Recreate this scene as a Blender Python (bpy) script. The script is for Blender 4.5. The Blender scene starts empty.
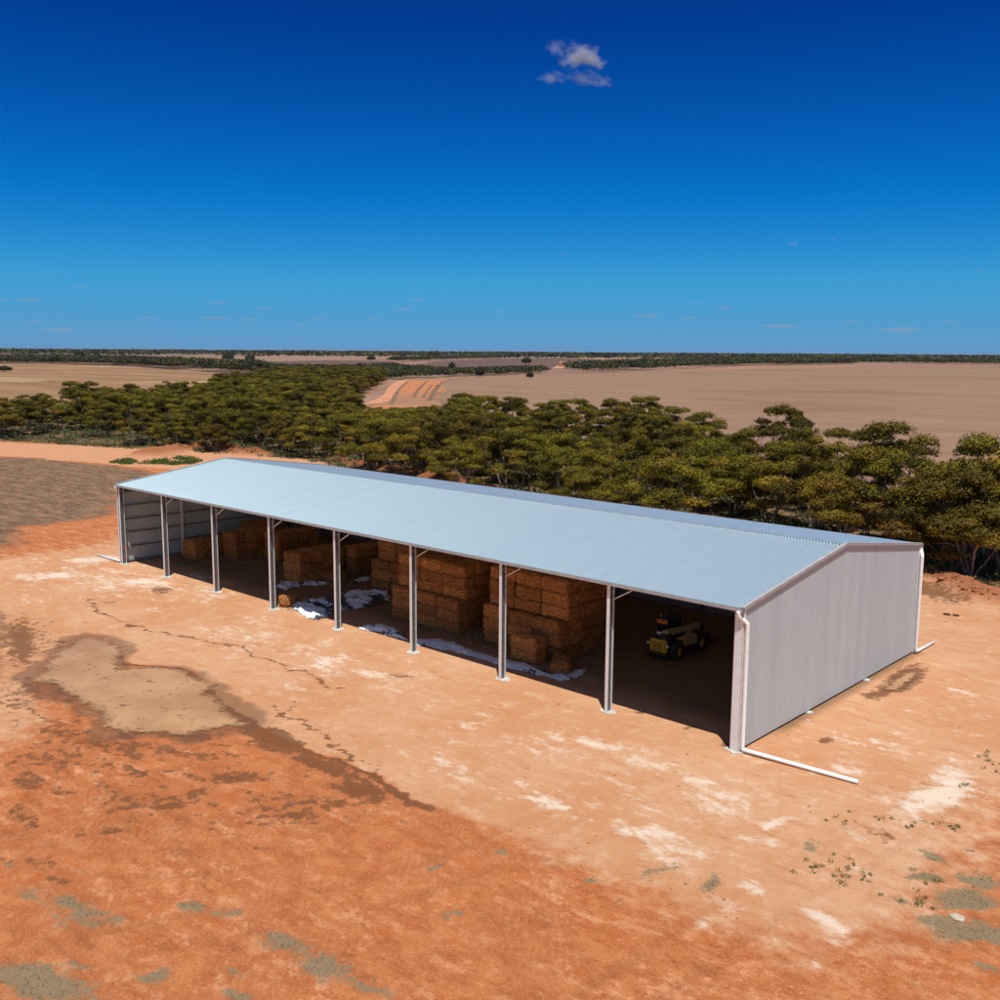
import bpy, bmesh, math, random
import numpy as np
from mathutils import Vector, Matrix

rnd = random.Random(7)
C = bpy.context.scene.collection
R = math.radians
PI = math.pi

# ------------------------------------------------------------------ camera
F_PX, CAM = 1001.19, np.array([23.694, -43.168, 19.767])
YAW, PITCH, ROLL = R(-42.7087), R(-8.4535), R(0.3747)
fw = np.array([math.sin(YAW)*math.cos(PITCH), math.cos(YAW)*math.cos(PITCH), math.sin(PITCH)])
rt = np.array([math.cos(YAW), -math.sin(YAW), 0.0])
up = np.cross(rt, fw)
r2 = rt*math.cos(ROLL) + up*math.sin(ROLL)
u2 = -rt*math.sin(ROLL) + up*math.cos(ROLL)
def ray(u, v): return fw*F_PX + r2*(u-500) + u2*(500-v)
def at(u, v, z=0.0):
    d = ray(u, v); return CAM + d*((z-CAM[2])/d[2])
def at2(pts): return np.array([at(u, v)[:2] for u, v in pts])
cd = bpy.data.cameras.new('camera'); cam = bpy.data.objects.new('camera', cd); C.objects.link(cam)
cd.sensor_fit = 'HORIZONTAL'; cd.sensor_width = 36; cd.lens = 36*F_PX/1000
cd.clip_start = 0.5; cd.clip_end = 60000
cam.matrix_world = Matrix(((r2[0], u2[0], -fw[0], CAM[0]), (r2[1], u2[1], -fw[1], CAM[1]),
                           (r2[2], u2[2], -fw[2], CAM[2]), (0, 0, 0, 1)))
bpy.context.scene.camera = cam
sc = bpy.context.scene
sc.view_settings.view_transform = 'Standard'; sc.view_settings.look = 'None'
sc.view_settings.exposure = EXPOSURE = 0.0
sc.cycles.max_bounces = 6; sc.cycles.diffuse_bounces = 2; sc.cycles.glossy_bounces = 3
sc.cycles.transparent_max_bounces = 6

# ------------------------------------------------------------------ world and sun
SUN_DIR = Vector((1.75, -1.62, 7.35)).normalized()
w = bpy.data.worlds.new("World"); sc.world = w; w.use_nodes = True
nt = w.node_tree; nt.nodes.clear()
def N(tree, typ, **kw):
    n = tree.nodes.new(typ)
    for k, v in kw.items(): setattr(n, k, v)
    return n
sky = N(nt, 'ShaderNodeTexSky', sky_type='NISHITA', sun_disc=False)
sky.sun_elevation = math.asin(SUN_DIR.z); sky.sun_rotation = math.atan2(SUN_DIR.x, SUN_DIR.y)
sky.altitude = 200; sky.air_density = 1.0; sky.dust_density = 0.3; sky.ozone_density = 3.0
hsv = N(nt, 'ShaderNodeHueSaturation'); hsv.inputs['Saturation'].default_value = 1.35
geo = N(nt, 'ShaderNodeNewGeometry'); sep = N(nt, 'ShaderNodeSeparateXYZ')
ramp = N(nt, 'ShaderNodeValToRGB')
cr = ramp.color_ramp
for i_, (z_, c_) in enumerate([(0.0, (.20, .52, 1.4)), (.031, (.138, .485, 1.08)), (.07, (.113, .556, .98)), (.143, (.012, .476, .92)), (.30, (.006, .216, .62)), (.40, (.16, .27, .54)), (.6, (.34, .34, .46)), (1.0, (.34, .32, .42))]):
    e = cr.elements[i_] if i_ < 2 else cr.elements.new(z_)
    e.position = z_; e.color = (*c_, 1)
mul = N(nt, 'ShaderNodeMix', data_type='RGBA', blend_type='MULTIPLY'); mul.inputs[0].default_value = 1
neg = N(nt, 'ShaderNodeMath', operation='MULTIPLY'); neg.inputs[1].default_value = -1
bg = N(nt, 'ShaderNodeBackground'); bg.inputs['Strength'].default_value = 0.10
out = N(nt, 'ShaderNodeOutputWorld')
tc = N(nt, 'ShaderNodeTexCoord')
nt.links.new(tc.outputs['Generated'], sep.inputs[0])
nt.links.new(sep.outputs['Z'], ramp.inputs[0])
nt.links.new(sky.outputs[0], hsv.inputs['Color'])
nt.links.new(hsv.outputs[0], mul.inputs[6]); nt.links.new(ramp.outputs[0], mul.inputs[7])
# unseen sky behind the view is whitened to throw neutral fill into the shed
vd = N(nt, 'ShaderNodeVectorMath', operation='DOT_PRODUCT'); vd.inputs[1].default_value = (math.sin(YAW), math.cos(YAW), 0); nt.links.new(tc.outputs['Generated'], vd.inputs[0])
mr = N(nt, 'ShaderNodeMapRange'); mr.interpolation_type = 'SMOOTHSTEP'; mr.inputs[1].default_value = 0.25; mr.inputs[2].default_value = -0.35; nt.links.new(vd.outputs['Value'], mr.inputs[0])
pale = N(nt, 'ShaderNodeMix', data_type='RGBA', blend_type='MULTIPLY'); pale.inputs[0].default_value = 1; pale.inputs[7].default_value = (0.70, 0.64, 0.70, 1); nt.links.new(sky.outputs[0], pale.inputs[6])
bl = N(nt, 'ShaderNodeMix', data_type='RGBA'); nt.links.new(mr.outputs[0], bl.inputs[0]); nt.links.new(mul.outputs[2], bl.inputs[6]); nt.links.new(pale.outputs[2], bl.inputs[7])
nt.links.new(bl.outputs[2], bg.inputs['Color']); nt.links.new(bg.outputs[0], out.inputs['Surface'])
ld = bpy.data.lights.new('sun', 'SUN'); ld.energy = 4.9; ld.angle = R(0.53); ld.color = (1.0, 0.955, 0.88)
lo = bpy.data.objects.new('sun', ld); C.objects.link(lo)
lo.rotation_euler = SUN_DIR.to_track_quat('Z', 'Y').to_euler(); lo.location = (40, -40, 120)

# ------------------------------------------------------------------ noise (numpy)
def _h(ix, iy, s):
    n = (ix.astype(np.int64)*374761393 + iy.astype(np.int64)*668265263 + s*1442695041) & 0xffffffff
    n = ((n ^ (n >> 13))*1274126177) & 0xffffffff
    n = n ^ (n >> 16)
    return (n & 0xffff)/65535.0
def vnoise(x, y, s=0):
    x0 = np.floor(x); y0 = np.floor(y); fx = x-x0; fy = y-y0
    fx = fx*fx*(3-2*fx); fy = fy*fy*(3-2*fy)
    a = _h(x0, y0, s); b = _h(x0+1, y0, s); c = _h(x0, y0+1, s); d = _h(x0+1, y0+1, s)
    return (a+(b-a)*fx) + ((c+(d-c)*fx)-(a+(b-a)*fx))*fy
def fbm(x, y, s=0, o=4):
    v = 0; a = 0.5; t = 0
    for i in range(o):
        v = v + a*vnoise(x*2**i, y*2**i, s+i*17); t += a; a *= 0.5
    return v/t
def sstep(a, b, x):
    t = np.clip((x-a)/(b-a), 0, 1); return t*t*(3-2*t)
def poly_sd(px, py, P):           # > 0 inside
    P = np.asarray(P); n = len(P)
    d = np.full(px.shape, 1e18); ins = np.zeros(px.shape, bool)
    for i in range(n):
        ax, ay = P[i]; bx, by = P[(i+1) % n]
        ex, ey = bx-ax, by-ay
        t = np.clip(((px-ax)*ex + (py-ay)*ey)/(ex*ex+ey*ey+1e-12), 0, 1)
        d = np.minimum(d, (px-ax-t*ex)**2 + (py-ay-t*ey)**2)
        c = ((ay > py) != (by > py))
        with np.errstate(divide='ignore', invalid='ignore'):
            xi = (bx-ax)*(py-ay)/(by-ay+1e-20)+ax
        ins ^= (c & (px < xi))
    d = np.sqrt(d); return np.where(ins, d, -d)
def line_d(px, py, P):
    d = np.full(px.shape, 1e18)
    for (ax, ay), (bx, by) in zip(P[:-1], P[1:]):
        ex, ey = bx-ax, by-ay
        t = np.clip(((px-ax)*ex + (py-ay)*ey)/(ex*ex+ey*ey+1e-12), 0, 1)
        d = np.minimum(d, (px-ax-t*ex)**2 + (py-ay-t*ey)**2)
    return np.sqrt(d)
def inpoly(x, y, P): return poly_sd(np.array([x]), np.array([y]), P)[0] > 0

# ------------------------------------------------------------------ materials
def newmat(name):
    m = bpy.data.materials.new(name); m.use_nodes = True
    t = m.node_tree; b = t.nodes['Principled BSDF']
    return m, t, b
def setb(b, col=None, rough=None, metal=None, spec=None):
    if col is not None: b.inputs['Base Color'].default_value = (*col, 1)
    if rough is not None: b.inputs['Roughness'].default_value = rough
    if metal is not None: b.inputs['Metallic'].default_value = metal
    if spec is not None: b.inputs['Specular IOR Level'].default_value = spec
def noise_mat(name, c1, c2, scale=4, rough=0.7, metal=0.0, detail=6, lo=0.35, hi=0.65, bump=0.0, bscale=None, spec=0.4,
              stretch=(1, 1, 1), third=None, bdist=0.02):
    m, t, b = newmat(name); setb(b, rough=rough, metal=metal, spec=spec)
    tc = N(t, 'ShaderNodeTexCoord'); mp = N(t, 'ShaderNodeMapping'); mp.inputs['Scale'].default_value = stretch
    oi = N(t, 'ShaderNodeObjectInfo'); ad = N(t, 'ShaderNodeVectorMath', operation='ADD')
    mm = N(t, 'ShaderNodeMath', operation='MULTIPLY'); mm.inputs[1].default_value = 37.0
    t.links.new(oi.outputs['Random'], mm.inputs[0])
    t.links.new(tc.outputs['Object'], ad.inputs[0]); t.links.new(mm.outputs[0], ad.inputs[1])
    t.links.new(ad.outputs[0], mp.inputs[0])
    n = N(t, 'ShaderNodeTexNoise'); n.inputs['Scale'].default_value = scale; n.inputs['Detail'].default_value = detail
    n.inputs['Roughness'].default_value = 0.6
    t.links.new(mp.outputs[0], n.inputs['Vector'])
    r = N(t, 'ShaderNodeValToRGB'); r.color_ramp.elements[0].position = lo; r.color_ramp.elements[1].position = hi
    r.color_ramp.elements[0].color = (*c1, 1); r.color_ramp.elements[1].color = (*c2, 1)
    if third: e = r.color_ramp.elements.new(third[0]); e.color = (*third[1], 1)
    t.links.new(n.outputs['Fac'], r.inputs[0]); t.links.new(r.outputs[0], b.inputs['Base Color'])
    if bump:
        n2 = N(t, 'ShaderNodeTexNoise'); n2.inputs['Scale'].default_value = bscale or scale*3; n2.inputs['Detail'].default_value = 5
        t.links.new(mp.outputs[0], n2.inputs['Vector'])
        bp = N(t, 'ShaderNodeBump'); bp.inputs['Strength'].default_value = bump; bp.inputs['Distance'].default_value = bdist
        t.links.new(n2.outputs['Fac'], bp.inputs['Height']); t.links.new(bp.outputs[0], b.inputs['Normal'])
    return m
M = {}
M['galv'] = noise_mat('galvanised steel', (0.74, 0.77, 0.77), (0.88, 0.90, 0.90), 6, 0.5, 0.1, bump=0.0)
M['galv_dark'] = noise_mat('dark galvanised steel', (0.10, 0.10, 0.105), (0.17, 0.17, 0.175), 5, 0.6, 0.3)  # dark copy of galv; on the column webs it stands in for shade
M['purlin'] = noise_mat('purlin steel', (0.16, 0.16, 0.165), (0.22, 0.22, 0.23), 5, 0.6, 0.2)
M['trim'] = noise_mat('flashing metal', (0.38, 0.39, 0.40), (0.48, 0.49, 0.50), 2, 0.45, 0.15)
M['pipe'] = noise_mat('white pvc pipe', (0.92, 0.93, 0.92), (0.95, 0.96, 0.95), 3, 0.3)
M['concrete'] = noise_mat('pale concrete', (0.42, 0.39, 0.35), (0.62, 0.59, 0.55), 5, 0.9, bump=0.4, bscale=30)
M['red'] = noise_mat('red marking paint', (0.45, 0.03, 0.05), (0.6, 0.06, 0.08), 9, 0.6)
M['roof_in'] = noise_mat('roof sheet underside', (0.10, 0.10, 0.11), (0.16, 0.16, 0.17), 1, 0.6, 0.2)

def sheet_mat(name, c1, c2, rough, metal, axis, pitch, spec=0.5):
    """painted steel sheets: each 0.76 m sheet slightly its own tone, faint dust streaks"""
    m, t, b = newmat(name); setb(b, rough=rough, metal=metal, spec=spec)
    tc = N(t, 'ShaderNodeTexCoord'); s = N(t, 'ShaderNodeSeparateXYZ'); t.links.new(tc.outputs['Object'], s.inputs[0])
    d = N(t, 'ShaderNodeMath', operation='DIVIDE'); d.inputs[1].default_value = pitch
    t.links.new(s.outputs[axis], d.inputs[0])
    f = N(t, 'ShaderNodeMath', operation='FLOOR'); t.links.new(d.outputs[0], f.inputs[0])
    wn = N(t, 'ShaderNodeTexWhiteNoise', noise_dimensions='1D'); t.links.new(f.outputs[0], wn.inputs['W'])
    n = N(t, 'ShaderNodeTexNoise'); n.inputs['Scale'].default_value = 0.5; n.inputs['Detail'].default_value = 5
    mp = N(t, 'ShaderNodeMapping')
    mp.inputs['Scale'].default_value = (6, 0.6, 0.6) if axis == 'X' else (1, 6, 0.6)
    t.links.new(tc.outputs['Object'], mp.inputs[0]); t.links.new(mp.outputs[0], n.inputs['Vector'])
    a = N(t, 'ShaderNodeMath', operation='MULTIPLY_ADD'); a.inputs[1].default_value = 0.45; 
    t.links.new(wn.outputs['Value'], a.inputs[0]); t.links.new(n.outputs['Fac'], a.inputs[2])
    r = N(t, 'ShaderNodeValToRGB'); r.color_ramp.elements[0].position = 0.3; r.color_ramp.elements[1].position = 1.0
    r.color_ramp.elements[0].color = (*c1, 1); r.color_ramp.elements[1].color = (*c2, 1)
    t.links.new(a.outputs[0], r.inputs[0]); t.links.new(r.outputs[0], b.inputs['Base Color'])
    return m
M['roof'] = sheet_mat('zincalume roof sheet', (0.66, 0.87, 0.93), (0.72, 0.91, 0.96), 0.42, 0.80, 'X', 0.76)
_b = M['roof'].node_tree.nodes['Principled BSDF']; _b.inputs['Coat Weight'].default_value = 0.5; _b.inputs['Coat Roughness'].default_value = 0.3; _b.inputs['Coat IOR'].default_value = 1.6; _b.inputs['Sheen Weight'].default_value = 0.55; _b.inputs['Sheen Roughness'].default_value = 0.45
M['wall'] = sheet_mat('pale grey wall sheet', (0.46, 0.51, 0.545), (0.52, 0.57, 0.605), 0.5, 0.0, 'Y', 0.76, 0.3)
M['wall_b'] = sheet_mat('pale grey back wall sheet', (0.46, 0.51, 0.545), (0.52, 0.57, 0.605), 0.5, 0.0, 'X', 0.76, 0.3)

# ------------------------------------------------------------------ mesh helpers
def mesh_np(name, V, Fq, smooth=False):
    """V (n,3), Fq (m,k) all faces of k corners"""
    V = np.asarray(V, np.float32); Fq = np.asarray(Fq, np.int32)
    me = bpy.data.meshes.new(name); k = Fq.shape[1]
    me.vertices.add(len(V)); me.vertices.foreach_set('co', V.ravel())
    me.loops.add(Fq.size); me.loops.foreach_set('vertex_index', Fq.ravel())
    me.polygons.add(len(Fq)); me.polygons.foreach_set('loop_start', np.arange(0, Fq.size, k, dtype=np.int32))
    me.polygons.foreach_set('loop_total', np.full(len(Fq), k, np.int32))
    if smooth: me.polygons.foreach_set('use_smooth', np.ones(len(Fq), bool))
    me.update(calc_edges=True); me.validate(); return me
def link(name, me, mat, parent=None):
    o = bpy.data.objects.new(name, me); C.objects.link(o)
    if mat and not me.materials: me.materials.append(mat)
    if parent: o.parent = parent
    return o
class MB:
    def __init__(s): s.v = []; s.f = []
    def add(s, vs, fs):
        b = len(s.v); s.v += [tuple(x) for x in vs]; s.f += [tuple(b+i for i in f) for f in fs]; return s
    def box(s, x0, x1, y0, y1, z0, z1, bev=0.0, mat4=None):
        if bev <= 0:
            vs = [(x, y, z) for x in (x0, x1) for y in (y0, y1) for z in (z0, z1)]
            fs = [(0, 1, 3, 2), (4, 6, 7, 5), (0, 4, 5, 1), (2, 3, 7, 6), (0, 2, 6, 4), (1, 5, 7, 3)]
        else:
            bm = bmesh.new(); bmesh.ops.create_cube(bm, size=1)
            for v in bm.verts:
                v.co = Vector(((x0+x1)/2+v.co.x*(x1-x0), (y0+y1)/2+v.co.y*(y1-y0), (z0+z1)/2+v.co.z*(z1-z0)))
            bmesh.ops.bevel(bm, geom=bm.edges[:], offset=bev, segments=2, affect='EDGES')
            bm.verts.index_update(); vs = [v.co[:] for v in bm.verts]; fs = [tuple(v.index for v in f.verts) for f in bm.faces]; bm.free()
        if mat4: vs = [tuple(mat4 @ Vector(v)) for v in vs]
        return s.add(vs, fs)
    def prism(s, pts, axis, a, b):
        """polygon in the plane across axis, swept from a to b"""
        n = len(pts)
        def P(p, t):
            return {'x': (t, p[0], p[1]), 'y': (p[0], t, p[1]), 'z': (p[0], p[1], t)}[axis]
        vs = [P(p, a) for p in pts]+[P(p, b) for p in pts]
        fs = [tuple(range(n)), tuple(range(2*n-1, n-1, -1))]+[(i, (i+1) % n, n+(i+1) % n, n+i) for i in range(n)]
        return s.add(vs, fs)
    def tube(s, pts, r, n=8, caps=True):
        pts = [Vector(p) for p in pts]; rs = r if isinstance(r, (list, tuple)) else [r]*len(pts)
        b0 = len(s.v); ref = Vector((0.31, 0.17, 0.93))
        for i, p in enumerate(pts):
            d = (pts[min(i+1, len(pts)-1)]-pts[max(i-1, 0)]).normalized()
            if abs(d.dot(ref)) > 0.97: ref = Vector((0.9, 0.3, 0.1))
            a = d.cross(ref).normalized(); c = d.cross(a)
            for k in range(n):
                t = 2*PI*k/n; s.v.append(tuple(p + (a*math.cos(t)+c*math.sin(t))*rs[i]))
        for i in range(len(pts)-1):
            for k in range(n):
                s.f.append((b0+i*n+k, b0+i*n+(k+1) % n, b0+(i+1)*n+(k+1) % n, b0+(i+1)*n+k))
        if caps:
            s.f.append(tuple(b0+k for k in range(n-1, -1, -1))); s.f.append(tuple(b0+(len(pts)-1)*n+k for k in range(n)))
        return s
    def build(s, name, mat, parent=None, smooth=False):
        me = bpy.data.meshes.new(name); me.from_pydata(s.v, [], s.f)
        bm = bmesh.new(); bm.from_mesh(me); bmesh.ops.recalc_face_normals(bm, faces=bm.faces[:]); bm.to_mesh(me); bm.free()
        if smooth:
            for p in me.polygons: p.use_smooth = True
        return link(name, me, mat, parent)
def thing(name, label, cat, loc=(0, 0, 0), rz=0.0, group=None):
    o = bpy.data.objects.new(name, None); C.objects.link(o); o.location = loc; o.rotation_euler = (0, 0, rz)
    o['label'] = label; o['category'] = cat; o.empty_display_size = 0.5
    if group: o['group'] = group
    return o
def tag(o, label=None, cat=None, group=None, kind=None):
    for k, v in (('label', label), ('category', cat), ('group', group), ('kind', kind)):
        if v: o[k] = v
    return o
def copy_tree(o, parent=None):
    c = o.copy(); C.objects.link(c)
    if parent: c.parent = parent
    for ch in list(o.children): copy_tree(ch, c)
    return c
def attr(me, name, a):
    x = me.attributes.new(name, 'FLOAT', 'POINT'); x.data.foreach_set('value', np.asarray(a, np.float32))
def ATTR(t, name):
    n = N(t, 'ShaderNodeAttribute'); n.attribute_name = name; return n.outputs['Fac']
def MIXC(t, fac, a, b):
    n = N(t, 'ShaderNodeMix', data_type='RGBA')
    for sock, val in ((n.inputs[0], fac), (n.inputs[6], a), (n.inputs[7], b)):
        if isinstance(val, bpy.types.NodeSocket): t.links.new(val, sock)
        elif isinstance(val, tuple): sock.default_value = (*val, 1)
        else: sock.default_value = val
    return n.outputs[2]
def MATH(t, op, a, b=0.0, c=0.0, clamp=False):
    n = N(t, 'ShaderNodeMath', operation=op); n.use_clamp = clamp
    for i, val in enumerate((a, b, c)):
        if isinstance(val, bpy.types.NodeSocket): t.links.new(val, n.inputs[i])
        else: n.inputs[i].default_value = val
    return n.outputs[0]
def RANGE(t, x, a, b):
    n = N(t, 'ShaderNodeMapRange', interpolation_type='SMOOTHSTEP'); n.inputs[1].default_value = a; n.inputs[2].default_value = b
    t.links.new(x, n.inputs[0]); return n.outputs[0]
def NOISE(t, vec, scale, detail=5, rough=0.55, dist=0.0):
    n = N(t, 'ShaderNodeTexNoise'); n.inputs['Scale'].default_value = scale; n.inputs['Detail'].default_value = detail
    n.inputs['Roughness'].default_value = rough; n.inputs['Distortion'].default_value = dist
    t.links.new(vec, n.inputs['Vector']); return n.outputs['Fac']

# ------------------------------------------------------------------ ground
def axis_pts(a, b, dense, fine, grow, lo, hi):
    mid = []
    x = a
    while x < b: mid.append(x); x += fine if dense[0] <= x < dense[1] else fine*1.9
    mid.append(b)
    L = []; s = fine*1.9; x = a
    while x > lo: s *= grow; x -= s; L.append(x)
    H = []; s = fine*1.9; x = b
    while x < hi: s *= grow; x += s; H.append(x)
    return np.array(L[::-1]+mid+H)
GX = axis_pts(-205, 32, (-75, 30), 0.2, 1.09, -26000, 9000)
GY = axis_pts(-46, 82, (-42, 30), 0.2, 1.09, -6000, 26000)
gx, gy = np.meshgrid(GX, GY, indexing='ij'); gx = gx.ravel(); gy = gy.ravel()
near = sstep(-240, -200, gx)*(1-sstep(35, 60, gx))*sstep(-60, -46, gy)*(1-sstep(80, 100, gy))
wx = gx + (fbm(gx*0.35, gy*0.35, 3)-0.5)*3.0; wy = gy + (fbm(gx*0.35, gy*0.35, 9)-0.5)*3.0
wx2 = gx + (fbm(gx*1.1, gy*1.1, 13)-0.5)*1.2; wy2 = gy + (fbm(gx*1.1, gy*1.1, 19)-0.5)*1.2

PAD = at2([(-200, 562), (0, 558), (60, 551), (112, 543), (180, 500), (430, 470), (930, 560), (1010, 600), (1130, 700), (1080, 800), (1000, 800), (960, 870), (900, 930), (800, 950),
           (690, 910), (580, 868), (480, 822), (412, 800), (385, 778), (345, 762), (300, 745), (258, 724), (238, 712), (216, 696), (207, 680), (185, 668), (150, 664), (124, 663), (124, 652),
           (105, 640), (84, 634), (56, 654), (28, 684), (45, 722), (15, 745), (-200, 770)])
sd = poly_sd(wx2*0.5+gx*0.5, wy2*0.5+gy*0.5, PAD)
edge = np.array(at2([(124, 663), (207, 680), (258, 724), (345, 762), (412, 800)]))
ed = line_d(gx, gy, edge)
soft = np.clip(0.5 + ed*0.34, 0.5, 9.0)
pad = sstep(-1, 1, sd/soft)

def ell(u, v, ru, rv, ang=0):
    """an oval patch on the ground given where it is seen: world centre and its two half axes"""
    c = at(u, v)[:2]; ca, sa = math.cos(ang), math.sin(ang)
    a = at(u+ru*ca, v+ru*sa)[:2]-c; b = at(u-rv*sa, v+rv*ca)[:2]-c
    return c, a, b
def patch(E, X, Y):
    m = np.zeros(X.shape)
    for (u, v, ru, rv, ang, k) in E:
        c, a, b = ell(u, v, ru, rv, R(ang)); A = np.array([[a[0], b[0]], [a[1], b[1]]]); I = np.linalg.inv(A)
        dx, dy = X-c[0], Y-c[1]
        q = np.sqrt((I[0, 0]*dx+I[0, 1]*dy)**2 + (I[1, 0]*dx+I[1, 1]*dy)**2)
        m = np.maximum(m, k*np.clip(1.5-q, 0, 1.5))
    return m
MATS = [(70, 905, 55, 18, 15, .8), (35, 895, 30, 9, 20, .6), (100, 920, 25, 10, 0, .7), (200, 905, 25, 8, 5, .8), (225, 912, 22, 8, 0, .7), (290, 945, 45, 12, 15, .8), (330, 965, 40, 16, 15, .9),
        (370, 985, 40, 10, 20, .8), (40, 985, 70, 22, 12, 1.0), (90, 965, 25, 9, 0, .6), (160, 978, 22, 10, 0, .9), (230, 975, 18, 10, 0, .6), (235, 998, 20, 8, 0, .8), (10, 862, 14, 5, 0, .6),
        (815, 847, 12, 8, 0, .9), (935, 858, 17, 6, 20, 1.1), (925, 876, 16, 8, 10, 1.1), (975, 880, 26, 8, 10, 1.1), (965, 900, 36, 12, 0, 1.2), (975, 932, 48, 15, -4, 1.05), (940, 925, 24, 9, 10, .9), (1000, 938, 30, 8, 0, .9), (985, 965, 15, 6, 0, .8),
        (905, 902, 15, 5, 0, .7), (895, 960, 12, 5, 0, .4), (945, 908, 10, 6, 0, .7), (588, 880, 10, 4, 0, 1.0), (655, 872, 22, 5, -25, .9), (710, 885, 14, 9, -40, .9), (620, 902, 10, 5, 0, .8), (430, 866, 8, 3, 0, 1.0), (441, 862, 7, 4, 0, 1.1), (505, 851, 5, 4, 0, .9), (455, 912, 12, 4, 0, .8), (330, 888, 8, 3, 0, .8), (390, 963, 6, 3, 0, .7), (420, 905, 16, 5, 0, .3)]
mat = patch(MATS, wx2, wy2)
WHITE = [(120, 580, 130, 22, 6, .55), (330, 660, 120, 24, 14, .45), (560, 745, 140, 26, 14, .5), (720, 800, 120, 26, 6, .5), (880, 740, 90, 24, -30, .35), (640, 850, 120, 20, 6, .35), (930, 800, 90, 40, -25, .45), (250, 640, 90, 18, 12, .4), (720, 905, 60, 20, 30, .35), (640, 832, 55, 10, 8, .7), (775, 825, 30, 8, -8, .9), (750, 885, 22, 10, 20, .95), (695, 915, 26, 8, 30, .6), (825, 918, 36, 14, 38, .8), (930, 800, 60, 20, -25, .95), (945, 780, 40, 18, -30, .8), (560, 808, 20, 5, 5, .8),
         (540, 800, 24, 5, 10, .7), (690, 782, 30, 8, 0, .6), (600, 745, 34, 9, 15, .7), (55, 575, 45, 6, -4, .8), (90, 560, 60, 5, -4, .6), (480, 745, 40, 8, 0, .4), (750, 838, 34, 12, 0, .6), (960, 690, 26, 5, 10, .7), (895, 640, 40, 8, 0, .3),
         (820, 958, 12, 6, 30, .8), (845, 935, 12, 4, 20, .7), (780, 970, 14, 5, 0, .3), (300, 690, 60, 12, 12, .35), (250, 620, 60, 8, 10, .3), (830, 770, 50, 14, 0, .5), (480, 860, 50, 8, 6, .4), (520, 790, 60, 10, 8, .5), (430, 760, 60, 9, 14, .35), (870, 860, 30, 10, -20, .4), (25, 600, 30, 6, 0, .4), (850, 745, 26, 8, 0, .4)]
white = patch(WHITE, wx2, wy2)*0.62 + 0.42*pad*fbm(gx*0.18, gy*0.18, 41)*sstep(0.35, 0.7, fbm(gx*0.5, gy*0.5, 43))
MUD = [(242, 722, 20, 8, 22, 1.35), (276, 738, 30, 9, 22, 1.35), (190, 736, 40, 5, 0, .9), (20, 640, 50, 40, 0, .62), (60, 690, 30, 16, 30, .7), (150, 800, 150, 40, 6, .50), (60, 760, 90, 34, 0, .52), (300, 815, 130, 26, 0, .46), (40, 860, 80, 20, 0, .42), (15, 700, 30, 60, 0, .5), (200, 850, 120, 18, 0, .36), (120, 745, 130, 14, 6, .6), (360, 790, 40, 13, 12, .9), (320, 765, 50, 10, 20, .9), (270, 740, 40, 12, 20, 1.0), (60, 735, 50, 12, 8, .6), (30, 690, 25, 30, 0, .6), (20, 640, 24, 40, 0, .8), (60, 645, 30, 12, 0, .55), (170, 752, 110, 8, 8, .6), (90, 665, 14, 6, 0, .4),
       (230, 778, 60, 9, 0, .75), (290, 817, 40, 6, 3, .75), (165, 805, 30, 6, -8, .8), (110, 830, 50, 6, -5, .6), (300, 800, 110, 12, 3, .5), (30, 830, 40, 7, 4, .5), (250, 848, 90, 8, 0, .4), (60, 792, 60, 6, 4, .5), (60, 880, 40, 10, 8, .6), (400, 676, 26, 4, 6, .6), (160, 590, 14, 5, 0, .8),
       (850, 820, 22, 22, 0, .45), (880, 835, 40, 8, 0, .55), (700, 800, 12, 4, 0, .3), (825, 742, 11, 5, 0, .9), (905, 678, 26, 13, -32, .9), (880, 693, 22, 8, -20, .8), (930, 590, 50, 12, 18, .8), (965, 845, 30, 8, 0, .4), (640, 712, 10, 3, 0, .7), (690, 728, 14, 4, 0, .6), (725, 745, 10, 5, 0, .6), (805, 780, 10, 4, 0, .4), (560, 705, 10, 3, 20, .6), (120, 560, 30, 5, 0, .5), (215, 560, 30, 6, 5, .3), (600, 850, 50, 5, 4, .25), (110, 602, 12, 3, 0, .6)]
mud = patch(MUD, wx2*.6+gx*.4, wy2*.6+gy*.4)*0.75
mud = np.maximum(mud, sstep(1.0, 0.0, np.abs(sd+0.25)/(0.18+0.75*fbm(gx*0.9, gy*0.9, 51)**1.6))*sstep(3.0, 0.6, ed)*0.95)
STAIN = sstep(.45, .7, fbm(gx*.5+gy*.2, gy*1.1, 55, 5))*sstep(.0, -1.0, sd/2)*sstep(30, 6, np.hypot(gx+28, (gy+20)*1.2))
mud = np.maximum(mud, .62*STAIN)
CRACKS = [at2([(88, 598), (100, 612), (118, 620), (150, 630), (165, 632), (200, 640), (232, 645), (260, 657), (300, 672), (325, 684), (350, 691)]),
          at2([(275, 708), (283, 716), (300, 722), (318, 730), (330, 742), (352, 753), (372, 766), (380, 775)]), at2([(297, 700), (283, 716)])]
crack = np.zeros(gx.shape)
for P in CRACKS:
    dd = line_d(gx+(fbm(gx*1.3, gy*1.3, 61)-0.5)*1.6, gy+(fbm(gx*1.3, gy*1.3, 67)-0.5)*1.6, P)
    crack = np.maximum(crack, sstep(0.22+0.25*fbm(gx*.7, gy*.7, 71), 0.03, dd))
mud = np.maximum(mud, crack*0.74)
RILL = [at2(p) for p in ([(100, 745), (150, 752), (210, 748), (250, 756)], [(120, 812), (165, 800), (200, 792)], [(230, 815), (275, 805), (330, 808), (375, 797)], [(60, 760), (120, 775), (190, 772)], [(215, 830), (270, 820), (310, 822)], [(0, 700), (40, 720), (90, 740)])]
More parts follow.
